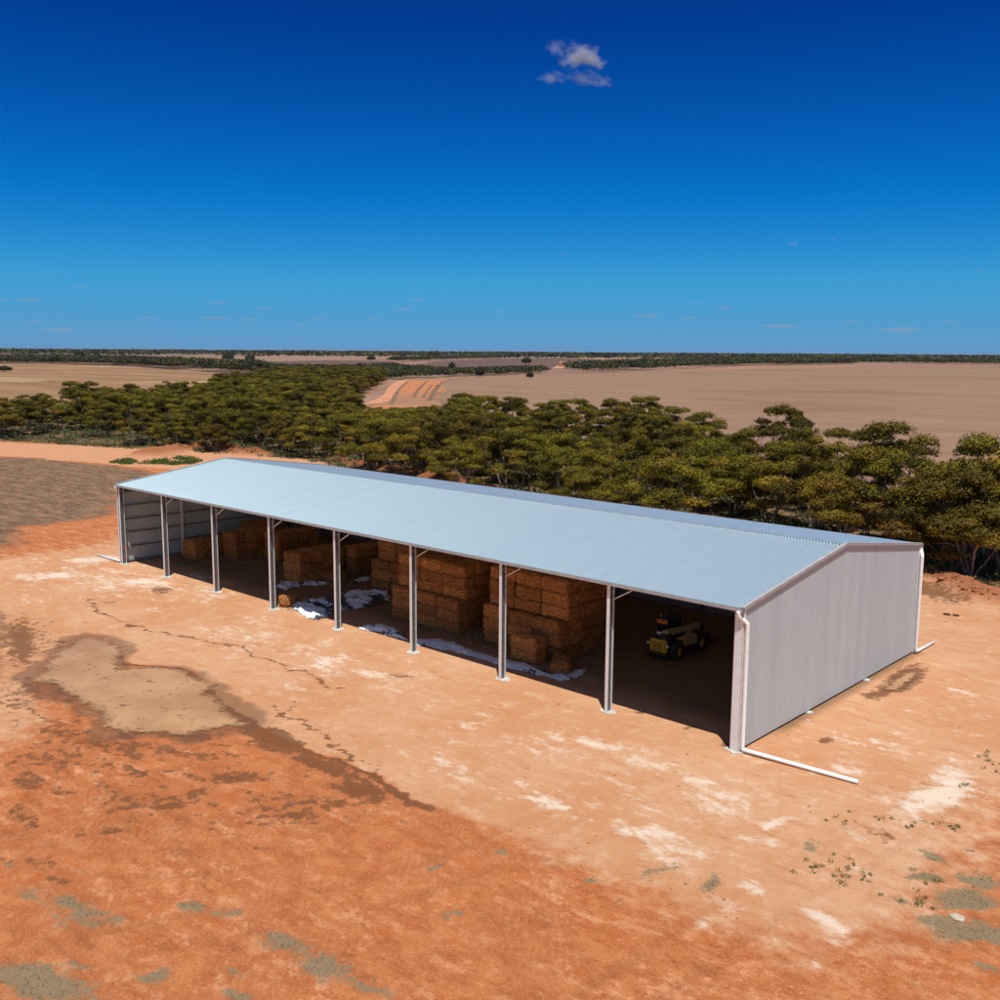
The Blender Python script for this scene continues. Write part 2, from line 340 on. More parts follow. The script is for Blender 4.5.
for P in RILL:
    dd = line_d(gx+(fbm(gx*0.9, gy*0.9, 81)-0.5)*2.4, gy+(fbm(gx*0.9, gy*0.9, 87)-0.5)*2.4, P)
    mud = np.maximum(mud, sstep(0.7*fbm(gx*.8, gy*.8, 91)+.1, 0.05, dd)*0.6)
FIELD = at2([(-300, 480), (0, 457), (60, 461), (120, 467), (150, 471), (128, 490), (112, 506), (100, 514), (60, 520), (20, 528), (0, 545), (-300, 600)])
fsd = poly_sd(wx, wy, FIELD); field = sstep(-8, 6.0, fsd+5*(fbm(gx/9, gy/3.5, 57)-.5))
FIELD2 = at2([(0, 596), (25, 600), (50, 625), (30, 650), (45, 675), (20, 700), (0, 710), (-200, 720), (-200, 590)])
field = np.maximum(field, 0.5*sstep(-1.2, 1.6, poly_sd(wx2, wy2, FIELD2)-1.0))
TRACK = at2([(-300, 450), (0, 443), (60, 444), (130, 445), (190, 446), (260, 447), (330, 455), (380, 463), (420, 472), (470, 492), (330, 480), (230, 474), (180, 470), (130, 466), (60, 460), (0, 456), (-300, 472)])
track = sstep(-1.5, 1.5, poly_sd(wx, wy, TRACK))
BELT = np.array([(14, 46), (-10, 49), (-50, 51), (-92, 60), (-125, 68), (-140, 64), (-179, 51), (-205, 42), (-262, 38), (-282, 70), (-278, 96), (-325, 160), (-440, 260), (-500, 345),
                 (-470, 372), (-352, 270), (-262, 180), (-215, 150), (-185, 158), (-139, 135), (-91, 128), (-62, 96), (-43, 93), (-23, 76), (-10, 60), (-13, 84), (10, 86), (36, 60)])
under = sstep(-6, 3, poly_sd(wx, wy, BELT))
far = sstep(3200, 5200, np.hypot(gx, gy) + 900*(fbm(gx/900, gy/900, 5)-0.5))
# relief: banks of pushed-up red earth, a shallow dip under the puddles, uneven mud
gz = np.zeros(gx.shape)
def bank(P, wdt, h, s):
    d = line_d(gx+(fbm(gx*.4, gy*.4, s)-.5)*2.5, gy+(fbm(gx*.4, gy*.4, s+5)-.5)*2.5, P)
    return h*sstep(wdt, 0, d)*(0.45+0.9*fbm(gx*0.7, gy*0.7, s+7)) * near
BANKP = [(at2([(925, 575), (955, 583), (985, 596), (1060, 612)]), 3.2, 0.9, 101), (at2([(330, 459), (380, 468), (430, 476), (480, 488)]), 3.5, 0.9, 111), (at2([(150, 456), (185, 450), (225, 450), (255, 455)]), 5, 1.5, 121)]
redbank = np.zeros(gx.shape)
for P, wd, h, s in BANKP:
    b = bank(P, wd, h, s); gz += b; redbank = np.maximum(redbank, np.clip(b/h*1.6, 0, 1))
offpad = (1-pad*0.9)
gz += near*offpad*((fbm(gx*0.25, gy*0.25, 131)-0.5)*0.16 + (fbm(gx*1.2, gy*1.2, 137)-0.5)*0.06)*sstep(-0.5, -3.5, gy)
gz += near*(fbm(gx*0.8, gy*0.8, 141)-0.5)*0.03
gz += field*near*(fbm(gx*1.6, gy*1.6, 151)-0.5)*0.12 + under*near*(fbm(gx*.5, gy*.5, 161)-.5)*0.3
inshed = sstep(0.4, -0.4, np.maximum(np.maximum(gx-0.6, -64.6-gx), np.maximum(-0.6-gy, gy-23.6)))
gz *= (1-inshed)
inshed *= sstep(1.5, 5.0, gy+2*(fbm(gx*.5, gy*.5, 171)-.5))  # mask for the floor's painted shade, fading in behind the eave line
def refine(P, step, s, amp):
    P = np.asarray(P); out = []
    for i in range(len(P)):
        a, b = P[i], P[(i+1) % len(P)]; n = max(1, int(np.linalg.norm(b-a)/step))
        for k in range(n): out.append(a+(b-a)*k/n)
    out = np.array(out)
    ox = (fbm(out[:, 0]/step/3, out[:, 1]/step/3, s)-0.5)*amp; oy = (fbm(out[:, 0]/step/3, out[:, 1]/step/3, s+31)-0.5)*amp
    return out+np.stack([ox, oy], 1)
PUD = at2([(81, 637), (100, 641), (123, 654), (125, 668), (150, 667), (172, 668), (207, 679), (215, 696), (236, 714), (248, 724), (226, 729), (202, 730), (182, 735), (167, 733), (130, 731), (99, 729), (97, 718), (76, 705), (57, 692), (31, 680), (40, 664), (60, 650)])
PUD = refine(refine(PUD, 1.0, 3, 2.2), .25, 5, .5)
psd = poly_sd(gx, gy, PUD)
PUD2 = at2([(884, 690), (893, 681), (903, 674), (913, 671), (919, 673), (911, 682), (897, 691)])
psd2 = poly_sd(gx, gy, PUD2)
wet = np.maximum(sstep(-2.4, -0.05, psd+(fbm(gx*.45, gy*.45, 181)-.55)*3.0), 0.9*sstep(-1.0, 0, psd2))
gz = gz*(1-sstep(-3, -0.6, np.maximum(psd, psd2))) - 0.05*sstep(-0.2, 0.7, np.maximum(psd, psd2)) 
gz = np.where(near > 0.5, gz, gz*near)
# wheel tracks across the yard, each a pair of ruts
rut = np.zeros(gx.shape)
for P in ([(-20, 985), (120, 940), (280, 915), (430, 880), (560, 820), (660, 745), (700, 690)], [(140, 1010), (330, 985), (560, 960), (780, 925), (1010, 900)], [(0, 850), (160, 868), (330, 845), (480, 780), (545, 735)], [(1010, 740), (900, 830), (760, 900), (600, 1010)], [(60, 600), (200, 655), (340, 700), (480, 760), (640, 850), (860, 1010)])[:4]:
    Q = at2(P)
    for k_ in range(3):                # round the corners of the path
        Q = np.concatenate([Q[:1], np.stack([.75*Q[:-1]+.25*Q[1:], .25*Q[:-1]+.75*Q[1:]], 1).reshape(-1, 2), Q[-1:]])
    D_ = np.gradient(Q, axis=0); D_ /= np.linalg.norm(D_, axis=1, keepdims=True); Nn = np.stack([-D_[:, 1], D_[:, 0]], 1)
    for sg in (-.95, .95):
        rut = np.maximum(rut, sstep(.34, .12, line_d(gx, gy, Q+Nn*sg))*sstep(.36, .58, fbm(gx*.12, gy*.12, 191+len(P)))*near)
rut *= (1-.85*pad)*(1-np.maximum(inshed, sstep(-.6, .2, psd)))
gz -= rut*.022
nx_, ny_ = len(GX), len(GY)
ii, jj = np.meshgrid(np.arange(nx_-1), np.arange(ny_-1), indexing='ij'); a = (ii*ny_+jj).ravel()
gme = mesh_np('ground', np.stack([gx, gy, gz], 1), np.stack([a, a+ny_, a+ny_+1, a+1], 1), True)
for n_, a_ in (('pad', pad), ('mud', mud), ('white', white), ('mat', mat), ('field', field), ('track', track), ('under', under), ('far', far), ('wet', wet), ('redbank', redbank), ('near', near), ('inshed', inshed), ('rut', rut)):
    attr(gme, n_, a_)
def ground_mat():
    m, t, b = newmat('red earth ground'); setb(b, rough=0.95, spec=0.15)
    tc = N(t, 'ShaderNodeTexCoord'); P = tc.outputs['Object']
    n1 = NOISE(t, P, 0.12, 6); n2 = NOISE(t, P, 0.9, 8, 0.62); n3 = NOISE(t, P, 5.0, 8, 0.65); n4 = NOISE(t, P, 28, 4)
    mp = N(t, 'ShaderNodeMapping'); mp.inputs['Rotation'].default_value = (0, 0, R(28)); mp.inputs['Scale'].default_value = (0.35, 1.6, 1); t.links.new(P, mp.inputs[0])
    ns = NOISE(t, mp.outputs[0], 1.1, 7, 0.65)      # streaks of scraping and tyre scrub
    n5 = NOISE(t, P, 2.1, 8, 0.66, 0.15); n6 = NOISE(t, P, 12.0, 5, 0.7)
    tw = N(t, 'ShaderNodeTexWave', wave_type='BANDS', bands_direction='DIAGONAL'); tw.inputs['Scale'].default_value = 1.5; tw.inputs['Distortion'].default_value = 12.0
    tw.inputs['Detail'].default_value = 3; tw.inputs['Detail Scale'].default_value = 0.35; t.links.new(P, tw.inputs['Vector'])     # old tyre lugs pressed in the mud
    lug = MATH(t, 'MULTIPLY', tw.outputs['Fac'], MATH(t, 'MAXIMUM', MATH(t, 'MULTIPLY', MATH(t, 'SUBTRACT', RANGE(t, NOISE(t, P, 0.22, 3), .47, .58), MATH(t, 'MAXIMUM', ATTR(t, 'inshed'), ATTR(t, 'pad'))), .8, 0, True), ATTR(t, 'rut')))
    mq = N(t, 'ShaderNodeMapping'); mq.inputs['Rotation'].default_value = (0, 0, R(-43)); mq.inputs['Scale'].default_value = (0.45, 1.0, 1); t.links.new(P, mq.inputs[0])
    n7 = NOISE(t, mq.outputs[0], 1.0, 8, 0.68, 0.3)                                                  # drying streaks
    amp = RANGE(t, NOISE(t, P, 0.13, 4), .36, .64)
    n5m = MATH(t, 'MULTIPLY_ADD', n7, .6, MATH(t, 'MULTIPLY', n5, .4))
    org = MIXC(t, RANGE(t, n2, .3, .72), (0.43, 0.128, 0.041), (0.53, 0.20, 0.076))
    org = MIXC(t, MATH(t, 'MULTIPLY', RANGE(t, ns, .48, .72), .75), org, (0.33, 0.100, 0.034))
    org = MIXC(t, MATH(t, 'MULTIPLY', RANGE(t, n5m, .505, .60), MATH(t, 'MULTIPLY_ADD', amp, .50, .35)), org, (0.66, 0.31, 0.155))
    org = MIXC(t, MATH(t, 'MULTIPLY', RANGE(t, n5m, .475, .37), MATH(t, 'MULTIPLY_ADD', amp, .40, .42)), org, (0.27, 0.082, 0.027))
    org = MIXC(t, MATH(t, 'MULTIPLY', RANGE(t, n6, .54, .68), .65), org, (0.66, 0.32, 0.16))
    org = MIXC(t, MATH(t, 'MULTIPLY', RANGE(t, n6, .45, .33), .65), org, (0.23, 0.078, 0.029))
    pd = MIXC(t, RANGE(t, n1, .3, .7), (0.53, 0.250, 0.118), (0.59, 0.335, 0.19))
    pd = MIXC(t, RANGE(t, n2, .5, .78), pd, (0.65, 0.42, 0.27))
    pd = MIXC(t, MATH(t, 'MULTIPLY', RANGE(t, ns, .54, .72), .8), pd, (0.47, 0.20, 0.088))
    pd = MIXC(t, MATH(t, 'MULTIPLY', RANGE(t, n5m, .51, .66), MATH(t, 'MULTIPLY_ADD', amp, .35, .15)), pd, (0.68, 0.46, 0.30))
    pd = MIXC(t, MATH(t, 'MULTIPLY', RANGE(t, n5m, .46, .33), .45), pd, (0.43, 0.17, 0.07))
    pd = MIXC(t, MATH(t, 'MULTIPLY', RANGE(t, n6, .43, .31), .38), pd, (0.33, 0.13, 0.055))
    pf = RANGE(t, MATH(t, 'MULTIPLY_ADD', MATH(t, 'SUBTRACT', n2, 0.5), 0.9, ATTR(t, 'pad')), .3, .7)
    col = MIXC(t, pf, org, pd)
    col = MIXC(t, MATH(t, 'MULTIPLY', lug, .30), col, (0.30, 0.105, 0.040))
    col = MIXC(t, MATH(t, 'MULTIPLY', ATTR(t, 'rut'), .22), col, (0.33, 0.12, 0.05))
    # white caliche scrapes
    wf = RANGE(t, MATH(t, 'MULTIPLY_ADD', MATH(t, 'SUBTRACT', MATH(t, 'MULTIPLY_ADD', n7, .6, MATH(t, 'MULTIPLY', n5, .4)), 0.5), 2.4, ATTR(t, 'white')), .34, .82)
    col = MIXC(t, MATH(t, 'MULTIPLY', wf, 0.92), col, MIXC(t, n3, (0.68, 0.53, 0.40), (0.76, 0.65, 0.54)))
    # damp dark mud
    mf = RANGE(t, MATH(t, 'MULTIPLY_ADD', MATH(t, 'SUBTRACT', MATH(t, 'MULTIPLY_ADD', n5, .6, MATH(t, 'MULTIPLY', n2, .4)), 0.5), 2.3, ATTR(t, 'mud')), .40, .66)
    col = MIXC(t, MATH(t, 'MULTIPLY', mf, 0.82), col, MIXC(t, n3, (0.100, 0.042, 0.020), (0.20, 0.080, 0.035)))
    wtf = RANGE(t, MATH(t, 'MULTIPLY_ADD', MATH(t, 'SUBTRACT', n2, 0.5), 0.8, ATTR(t, 'wet')), .35, .9)
    col = MIXC(t, MATH(t, 'MULTIPLY', wtf, 0.62), col, (0.17, 0.078, 0.038))
    # grey mats of dead weed
    gf = RANGE(t, MATH(t, 'MULTIPLY_ADD', MATH(t, 'SUBTRACT', MATH(t, 'MULTIPLY_ADD', n6, 0.30, MATH(t, 'MULTIPLY_ADD', n7, 0.45, MATH(t, 'MULTIPLY', n3, 0.25))), 0.5), 4.6, ATTR(t, 'mat')), .52, .95)
    col = MIXC(t, MATH(t, 'MULTIPLY', gf, 0.9), col, MIXC(t, RANGE(t, n4, .3, .7), (0.15, 0.115, 0.062), (0.31, 0.245, 0.15)))
    # stubbly brown field to the left
    mp2 = N(t, 'ShaderNodeMapping'); mp2.inputs['Rotation'].default_value = (0, 0, R(-20)); mp2.inputs['Scale'].default_value = (0.4, 1.5, 1); t.links.new(P, mp2.inputs[0])
    nf = NOISE(t, mp2.outputs[0], 0.55, 8, 0.7)
    fc = MIXC(t, RANGE(t, nf, .42, .62), (0.125, 0.080, 0.048), (0.26, 0.165, 0.098))
    fc = MIXC(t, RANGE(t, MATH(t, 'MULTIPLY_ADD', n2, 0.5, MATH(t, 'MULTIPLY', n5, 0.5)), .50, .62), fc, (0.40, 0.14, 0.055))
    fc = MIXC(t, MATH(t, 'MULTIPLY', RANGE(t, n3, .52, .66), .8), fc, (0.34, 0.245, 0.165)); fc = MIXC(t, MATH(t, 'MULTIPLY', RANGE(t, n3, .46, .34), .8), fc, (0.060, 0.040, 0.026))
    ff = RANGE(t, MATH(t, 'MULTIPLY_ADD', MATH(t, 'SUBTRACT', n2, 0.5), 1.2, ATTR(t, 'field')), .35, .7)
    col = MIXC(t, ff, col, fc)
    tf = RANGE(t, MATH(t, 'MULTIPLY_ADD', MATH(t, 'SUBTRACT', n2, 0.5), 0.8, ATTR(t, 'track')), .35, .65)
    col = MIXC(t, tf, col, MIXC(t, n2, (0.50, 0.215, 0.105), (0.58, 0.33, 0.19)))
    # ground beneath the trees
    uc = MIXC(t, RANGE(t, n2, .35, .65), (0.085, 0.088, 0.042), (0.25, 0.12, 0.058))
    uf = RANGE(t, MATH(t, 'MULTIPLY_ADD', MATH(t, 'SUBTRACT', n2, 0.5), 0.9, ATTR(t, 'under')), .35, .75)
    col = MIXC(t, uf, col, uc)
    # farmland beyond and dark bush country on the horizon
    nb = NOISE(t, P, 0.004, 4)
    farm = MIXC(t, RANGE(t, nb, .42, .58), (0.23, 0.135, 0.095), (0.29, 0.185, 0.13))
    inv = MATH(t, 'SUBTRACT', 1.0, ATTR(t, 'near'))
    col = MIXC(t, MATH(t, 'MULTIPLY', inv, MATH(t, 'SUBTRACT', 1.0, uf)), col, farm)
    col = MIXC(t, ATTR(t, 'far'), col, (0.040, 0.043, 0.036))
    col = MIXC(t, MATH(t, 'MULTIPLY', ATTR(t, 'redbank'), 0.8), col, MIXC(t, n2, (0.19, 0.052, 0.018), (0.33, 0.105, 0.040)))
    col = MIXC(t, MATH(t, 'MULTIPLY', ATTR(t, 'inshed'), 0.8), col, MIXC(t, n2, (0.15, 0.080, 0.042), (0.25, 0.145, 0.075)))  # shed floor: same earth darkened, interior shade put into its colour
    # scattered grit
    gr = RANGE(t, n4, .66, .76)
    col = MIXC(t, MATH(t, 'MULTIPLY', gr, 0.28), col, (0.16, 0.07, 0.035))
    t.links.new(col, b.inputs['Base Color'])
    rg = MATH(t, 'MULTIPLY_ADD', wtf, -0.45, 0.95); t.links.new(rg, b.inputs['Roughness'])
    hgt = MATH(t, 'ADD', MATH(t, 'MULTIPLY', n3, 0.075), MATH(t, 'ADD', MATH(t, 'MULTIPLY', n4, 0.022), MATH(t, 'MULTIPLY', ns, 0.10)))
    hgt = MATH(t, 'ADD', hgt, MATH(t, 'ADD', MATH(t, 'MULTIPLY', n5, 0.14), MATH(t, 'ADD', MATH(t, 'MULTIPLY', n6, 0.062), MATH(t, 'MULTIPLY', lug, 0.045))))
    bp = N(t, 'ShaderNodeBump'); bp.inputs['Strength'].default_value = 0.75; bp.inputs['Distance'].default_value = 1.0
    t.links.new(hgt, bp.inputs['Height']); t.links.new(bp.outputs[0], b.inputs['Normal'])
    return m
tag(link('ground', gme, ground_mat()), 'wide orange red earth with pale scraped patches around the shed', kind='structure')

# sheets on the ground: water, fields, tracks
def flat(name, P, z, mat_, label=None, step=4.0, s=0, amp=3.0):
    Q = refine(P, step, s, amp); bm = bmesh.new()
    f = bm.faces.new([bm.verts.new((x, y, z)) for x, y in Q]); f.normal_update()
    if f.normal.z < 0: f.normal_flip()
    bmesh.ops.triangulate(bm, faces=[f])
    me = bpy.data.meshes.new(name); bm.to_mesh(me); bm.free()
    return tag(link(name, me, mat_), label, kind='structure')
def water_mat():
    m, t, b = newmat('muddy water'); setb(b, rough=0.12, spec=0.16)
    tc = N(t, 'ShaderNodeTexCoord'); n = NOISE(t, tc.outputs['Object'], 0.25, 4); n2 = NOISE(t, tc.outputs['Object'], 1.3, 7, .68)
    col = MIXC(t, RANGE(t, n, .35, .65), (0.40, 0.215, 0.095), (0.50, 0.29, 0.14))
    col = MIXC(t, RANGE(t, n2, .55, .68), col, (0.23, 0.115, 0.052))
    t.links.new(col, b.inputs['Base Color'])
    tr = N(t, 'ShaderNodeBsdfTransparent'); mx = N(t, 'ShaderNodeMixShader')
    f = MATH(t, 'MULTIPLY_ADD', MATH(t, 'SUBTRACT', n2, .5), 1.5, ATTR(t, 'depth')); f = RANGE(t, f, .16, .62)
    t.links.new(f, mx.inputs[0]); t.links.new(tr.outputs[0], mx.inputs[1]); t.links.new(b.outputs[0], mx.inputs[2]); t.links.new(mx.outputs[0], t.nodes['Material Output'].inputs['Surface'])
    return m
MW = water_mat()
def pool(P, st, reach, label, grow):
    lo_, hi_ = P.min(0)-grow, P.max(0)+grow; X, Y = np.meshgrid(np.arange(lo_[0], hi_[0], st), np.arange(lo_[1], hi_[1], st), indexing='ij'); n1, n2 = X.shape
    d = poly_sd(X.ravel(), Y.ravel(), P) + grow
    i, j = np.meshgrid(np.arange(n1-1), np.arange(n2-1), indexing='ij'); a_ = (i*n2+j).ravel(); Fq = np.stack([a_, a_+n2, a_+n2+1, a_+1], 1); Fq = Fq[(d[Fq] > -.02).all(1)]
    used = np.unique(Fq); mp_ = -np.ones(n1*n2, int); mp_[used] = np.arange(len(used))
    me = mesh_np('puddle', np.stack([X.ravel(), Y.ravel(), np.full(n1*n2, .034)], 1)[used], mp_[Fq], True); attr(me, 'depth', np.clip(d[used]/reach, 0, 1))
    return tag(link('puddle', me, MW), label, kind='structure')
pool(PUD, .15, 1.7, 'long shallow brown puddle on the left of the yard', .35)
pool(PUD2, .1, .7, 'small brown puddle beside the grey gable wall', .15)
def field_mat(name, c1, c2, c3, rot, sc=(0.006, 0.06), fine=0.25, patchc=None):
    m, t, b = newmat(name); setb(b, rough=0.95, spec=0.1)
    tc = N(t, 'ShaderNodeTexCoord'); mp = N(t, 'ShaderNodeMapping'); mp.inputs['Rotation'].default_value = (0, 0, rot)
    mp.inputs['Scale'].default_value = (sc[0], sc[1], 1); t.links.new(tc.outputs['Object'], mp.inputs[0])
    n = NOISE(t, mp.outputs[0], 1.0, 7, 0.65); n2 = NOISE(t, tc.outputs['Object'], fine, 6, 0.65); n3 = NOISE(t, tc.outputs['Object'], 0.008, 4)
    col = MIXC(t, RANGE(t, n, .36, .64), c1, c2); col = MIXC(t, MATH(t, 'MULTIPLY', RANGE(t, n2, .4, .75), .55), col, c3)
    if patchc: col = MIXC(t, MATH(t, 'MULTIPLY', RANGE(t, n3, .50, .66), .85), col, patchc)
    t.links.new(col, b.inputs['Base Color']); return m
MF1 = field_mat('stubble field soil', (0.225, 0.134, 0.084), (0.272, 0.170, 0.110), (0.32, 0.215, 0.14), R(18), patchc=(0.215, 0.122, 0.072))
MF2 = field_mat('straw field soil', (0.20, 0.105, 0.055), (0.30, 0.18, 0.095), (0.36, 0.235, 0.125), R(-42), (0.006, 0.03), patchc=(0.40, 0.28, 0.15))
MF3 = field_mat('ploughed field soil', (0.105, 0.066, 0.055), (0.145, 0.09, 0.07), (0.17, 0.10, 0.075), R(10))
MF5 = field_mat('bare sand', (0.40, 0.150, 0.060), (0.47, 0.20, 0.090), (0.48, 0.24, 0.125), R(10), (0.02, 0.1), patchc=(0.28, 0.165, 0.105))
MF6 = field_mat('far sandy rise', (0.29, 0.16, 0.095), (0.36, 0.18, 0.095), (0.30, 0.19, 0.125), R(10), (0.01, 0.03), patchc=(0.26, 0.155, 0.10))
flat('stubble_field', at2([(384, 409), (392, 396), (398, 386), (404, 380.6), (430, 378.2), (470, 377.6), (520, 376), (560, 374.6), (606, 373.6), (650, 371.2), (700, 369.4), (745, 366.8), (800, 366.4), (855, 366.2), (862, 364.4), (930, 364.8), (1000, 366), (1300, 371), (1500, 480), (1060, 470), (1000, 466), (930, 478), (860, 470), (800, 450), (740, 446), (640, 430), (560, 428), (470, 424), (430, 420)]),
     0.05, MF1, 'big brown stubble field beyond the trees on the right', 8, 7, 4)
flat('straw_field', at2([(-250, 366), (-60, 364.6), (0, 364.4), (60, 364.6), (130, 367.2), (200, 372), (262, 376.4), (275, 378.5), (255, 384), (235, 389), (140, 396), (60, 402), (0, 410), (-250, 425)]),
     0.05, MF2, 'straw coloured field beyond the trees on the left', 8, 11, 4)
flat('ploughed_field', at2([(262, 361.4), (330, 360.2), (392, 361), (402, 366), (360, 369), (330, 370), (262, 367)]), 0.05, MF3, 'dark ploughed strip beyond the left trees', 20, 13, 10)
flat('ploughed_field', at2([(405, 366.4), (440, 361), (500, 358.2), (560, 358.2), (640, 361), (655, 363), (600, 368), (520, 370), (430, 369)]), 0.05, MF3, 'mauve brown ploughed field with a sandy track near the horizon', 20, 17, 10)
flat('sand_bank', at2([(640, 371.4), (700, 369), (745, 366.4), (800, 365.8), (855, 365.8), (880, 366), (820, 368), (760, 368.6), (700, 370.6)]), 0.10, MF6, 'orange sandy edge of the far stubble field', 10, 19, 9)
flat('sand_bank', at2([(362, 409), (376, 403.5), (386, 398), (391, 393), (398, 385), (404, 380.4), (446, 379), (440, 392), (436, 408), (424, 412)]), 0.10, MF5, 'bare orange sand with wheel tracks at the field corner', 4, 23, 16)
def ribbon(name, pts, wd, z, mat_, label):
    P = at2(pts); mb = MB(); L = []
    for i in range(len(P)):
        d = P[min(i+1, len(P)-1)]-P[max(i-1, 0)]; d = d/np.linalg.norm(d); n = np.array([-d[1], d[0]])
        k = wd*(0.75+0.5*rnd.random()); L.append((P[i]+n*k/2, P[i]-n*k/2))
    vs = [(q[0], q[1], z) for ab in L for q in ab]
    mb.add(vs, [(2*i, 2*i+1, 2*i+3, 2*i+2) for i in range(len(P)-1)])
    return tag(mb.build(name, mat_), label, kind='structure')
MRUT = noise_mat('dark furrow soil', (0.13, 0.075, 0.045), (0.27, 0.15, 0.085), 0.25, 0.95)
MTRK = noise_mat('pale sandy track', (0.46, 0.18, 0.085), (0.55, 0.29, 0.16), 0.2, 0.95)
ribbon('dirt_track', [(360, 405), (374, 403.5), (384, 400), (390, 395), (394, 389), (398, 384), (404, 380.5)], 7.0, 0.15, MTRK, 'pale sandy track at the left edge of the stubble field')
ribbon('dirt_track', [(557, 368.6), (561, 366), (564, 364), (562, 362.4), (563, 361.4)], 14.0, 0.15, MTRK, 'orange track climbing the far ploughed field')
for k, P in enumerate([[(391, 405), (395, 396), (400, 388), (408, 381.5)], [(413, 398), (418, 390), (424, 384), (428, 381)], [(423, 398), (428, 390), (432, 385)], [(432, 400), (436, 391), (440, 385), (443, 381)], [(428, 401), (433, 391), (438, 385)]]):
    ribbon('furrow', P, (1.7, 1.5, 1.2, 2.0, 1.4)[k], 0.18, MRUT, ['dark wheel rut beside the sandy track', 'dark furrow second from the sandy track', 'short dark furrow in the sand', 'widest dark furrow at the stubble edge', 'dark furrow doubling the widest one'][k])

# ------------------------------------------------------------------ the shed
B, NB, W, ZE, ZR = 8.0, 8, 23.14, 7.40, 9.02
X0, X1, YM = -64.2, 0.2, 23.14/2
SHED = Vector((-32, 11.5, 0))
shed = thing('hay_shed', 'long open fronted grey steel hay shed with a silvery gabled roof', 'shed', SHED)
def part(mb, name, mat_, parent=None, smooth=False, label=None):
    o = mb.build(name, mat_, parent or shed, smooth)
    if parent is None: o.location = -SHED
    if label: o['label'] = label
    return o
def roofz(y): return ZE + (ZR-ZE)*(y+0.14)/(YM+0.14) if y <= YM else ZE + (ZR-ZE)*(W+0.14-y)/(YM+0.14)
def ribbed(t0, t1, fn, pitch=0.2, h=0.026, prof=None):
    """profiled sheet: fn(t) gives start point, end point and outward normal at t across the ribs"""
    mb = MB(); prof = prof or [(0, 0), (0.125, 0), (0.14, 1), (0.185, 1)]; ts = []
    t = t0
    while t < t1-1e-6:
        for d, k in prof:
            if t+d <= t1: ts.append((t+d, k*h))
        t += pitch
    ts.append((t1, 0)); vs = []
    for t, o in ts:
        a, b, n = fn(t); vs += [Vector(a)+Vector(n)*o, Vector(b)+Vector(n)*o]
    mb.add(vs, [(2*i, 2*i+1, 2*i+3, 2*i+2) for i in range(len(ts)-1)]); return mb
nF = Vector((0, -(ZR-ZE), YM+0.14)).normalized(); nB = Vector((0, (ZR-ZE), YM+0.14)).normalized()
ORB = [(.2*k/8, .5-.5*math.cos(2*PI*k/8)) for k in range(8)]          # rounded corrugations
part(ribbed(X0, X1, lambda t: ((t, -0.14, ZE-.03), (t, YM-0.02, ZR-0.033), nF), .2, .056, ORB), 'roof_slope', M['roof'], smooth=True)
part(ribbed(X0, X1, lambda t: ((t, W+0.14, ZE-.03), (t, YM+0.02, ZR-0.033), nB), .2, .056, ORB), 'roof_slope', M['roof'], smooth=True)
mb = MB(); s_ = (ZR-ZE)/(YM+0.14)
def capz(d): return ZR + 0.055 - s_*d
mb.prism([(YM-0.3, capz(0.3)-0.02), (YM-0.3, capz(0.3)), (YM, capz(0)), (YM+0.3, capz(0.3)), (YM+0.3, capz(0.3)-0.02), (YM, capz(0)-0.02)], 'x', X0-0.02, X1+0.02)
cap = part(mb, 'ridge_cap', M['roof'])
mb = MB(); x = X0+0.1; vs = []                     # scalloped lip of the ridge cap over the ribs: one strip down each side
for sg in (-1, 1):
    vs = []; x = X0+0.1
    while x < X1-0.2:
        for d_, z_ in ((0, -.055), (.10, -.055), (.105, -.012), (.195, -.012)): vs += [(x+d_, YM+sg*.302, capz(.3)), (x+d_, YM+sg*.315, capz(.3)+z_)]
        x += 0.2
    MB().add(vs, [(2*i, 2*i+1, 2*i+3, 2*i+2) for i in range(len(vs)//2-1)]).build('ridge_lip', M['trim'], cap)
# gutters
for sg, y in ((-1, 0.0), (1, W)):
    a, b = (y-0.24, y-0.12) if sg < 0 else (y+0.10, y+0.29)
    p = [(a, 7.25), (b, 7.25), (b, 7.41), (b-0.012, 7.41), (b-0.012, 7.265), (a+0.012, 7.265), (a+0.012, 7.41), (a, 7.41)]
    g_ = part(MB().prism(p, 'x', X0-0.05, X1+0.05), 'gutter', M['trim'])
    for xe in (X0-0.06, X1+0.045): MB().box(xe, xe+0.015, a, b, 7.25, 7.41).build('gutter_end', M['galv_dark'], g_)
# barge flashings on both gables
for xs, nm in ((X1, 1), (X0, -1)):
    for lo_, hi_ in ((-0.16, YM), (W+0.16, YM)):
        za, zb = roofz(lo_ if lo_ < YM else W+0.16), ZR
        za = ZE
        x0, x1 = (xs-0.02, xs+0.035) if nm > 0 else (xs-0.035, xs+0.02)
        mb = MB().prism([(lo_, za-0.10), (hi_, zb-0.10), (hi_, zb+0.06), (lo_, za+0.06)], 'x', x0, x1)
        tp = (x0-0.14, x1) if nm > 0 else (x0, x1+0.14)
        mb.prism([(lo_, za+0.062), (hi_, zb+0.062), (hi_, zb+0.078), (lo_, za+0.078)], 'x', *tp)
        part(mb, 'barge_flashing', M['trim'])
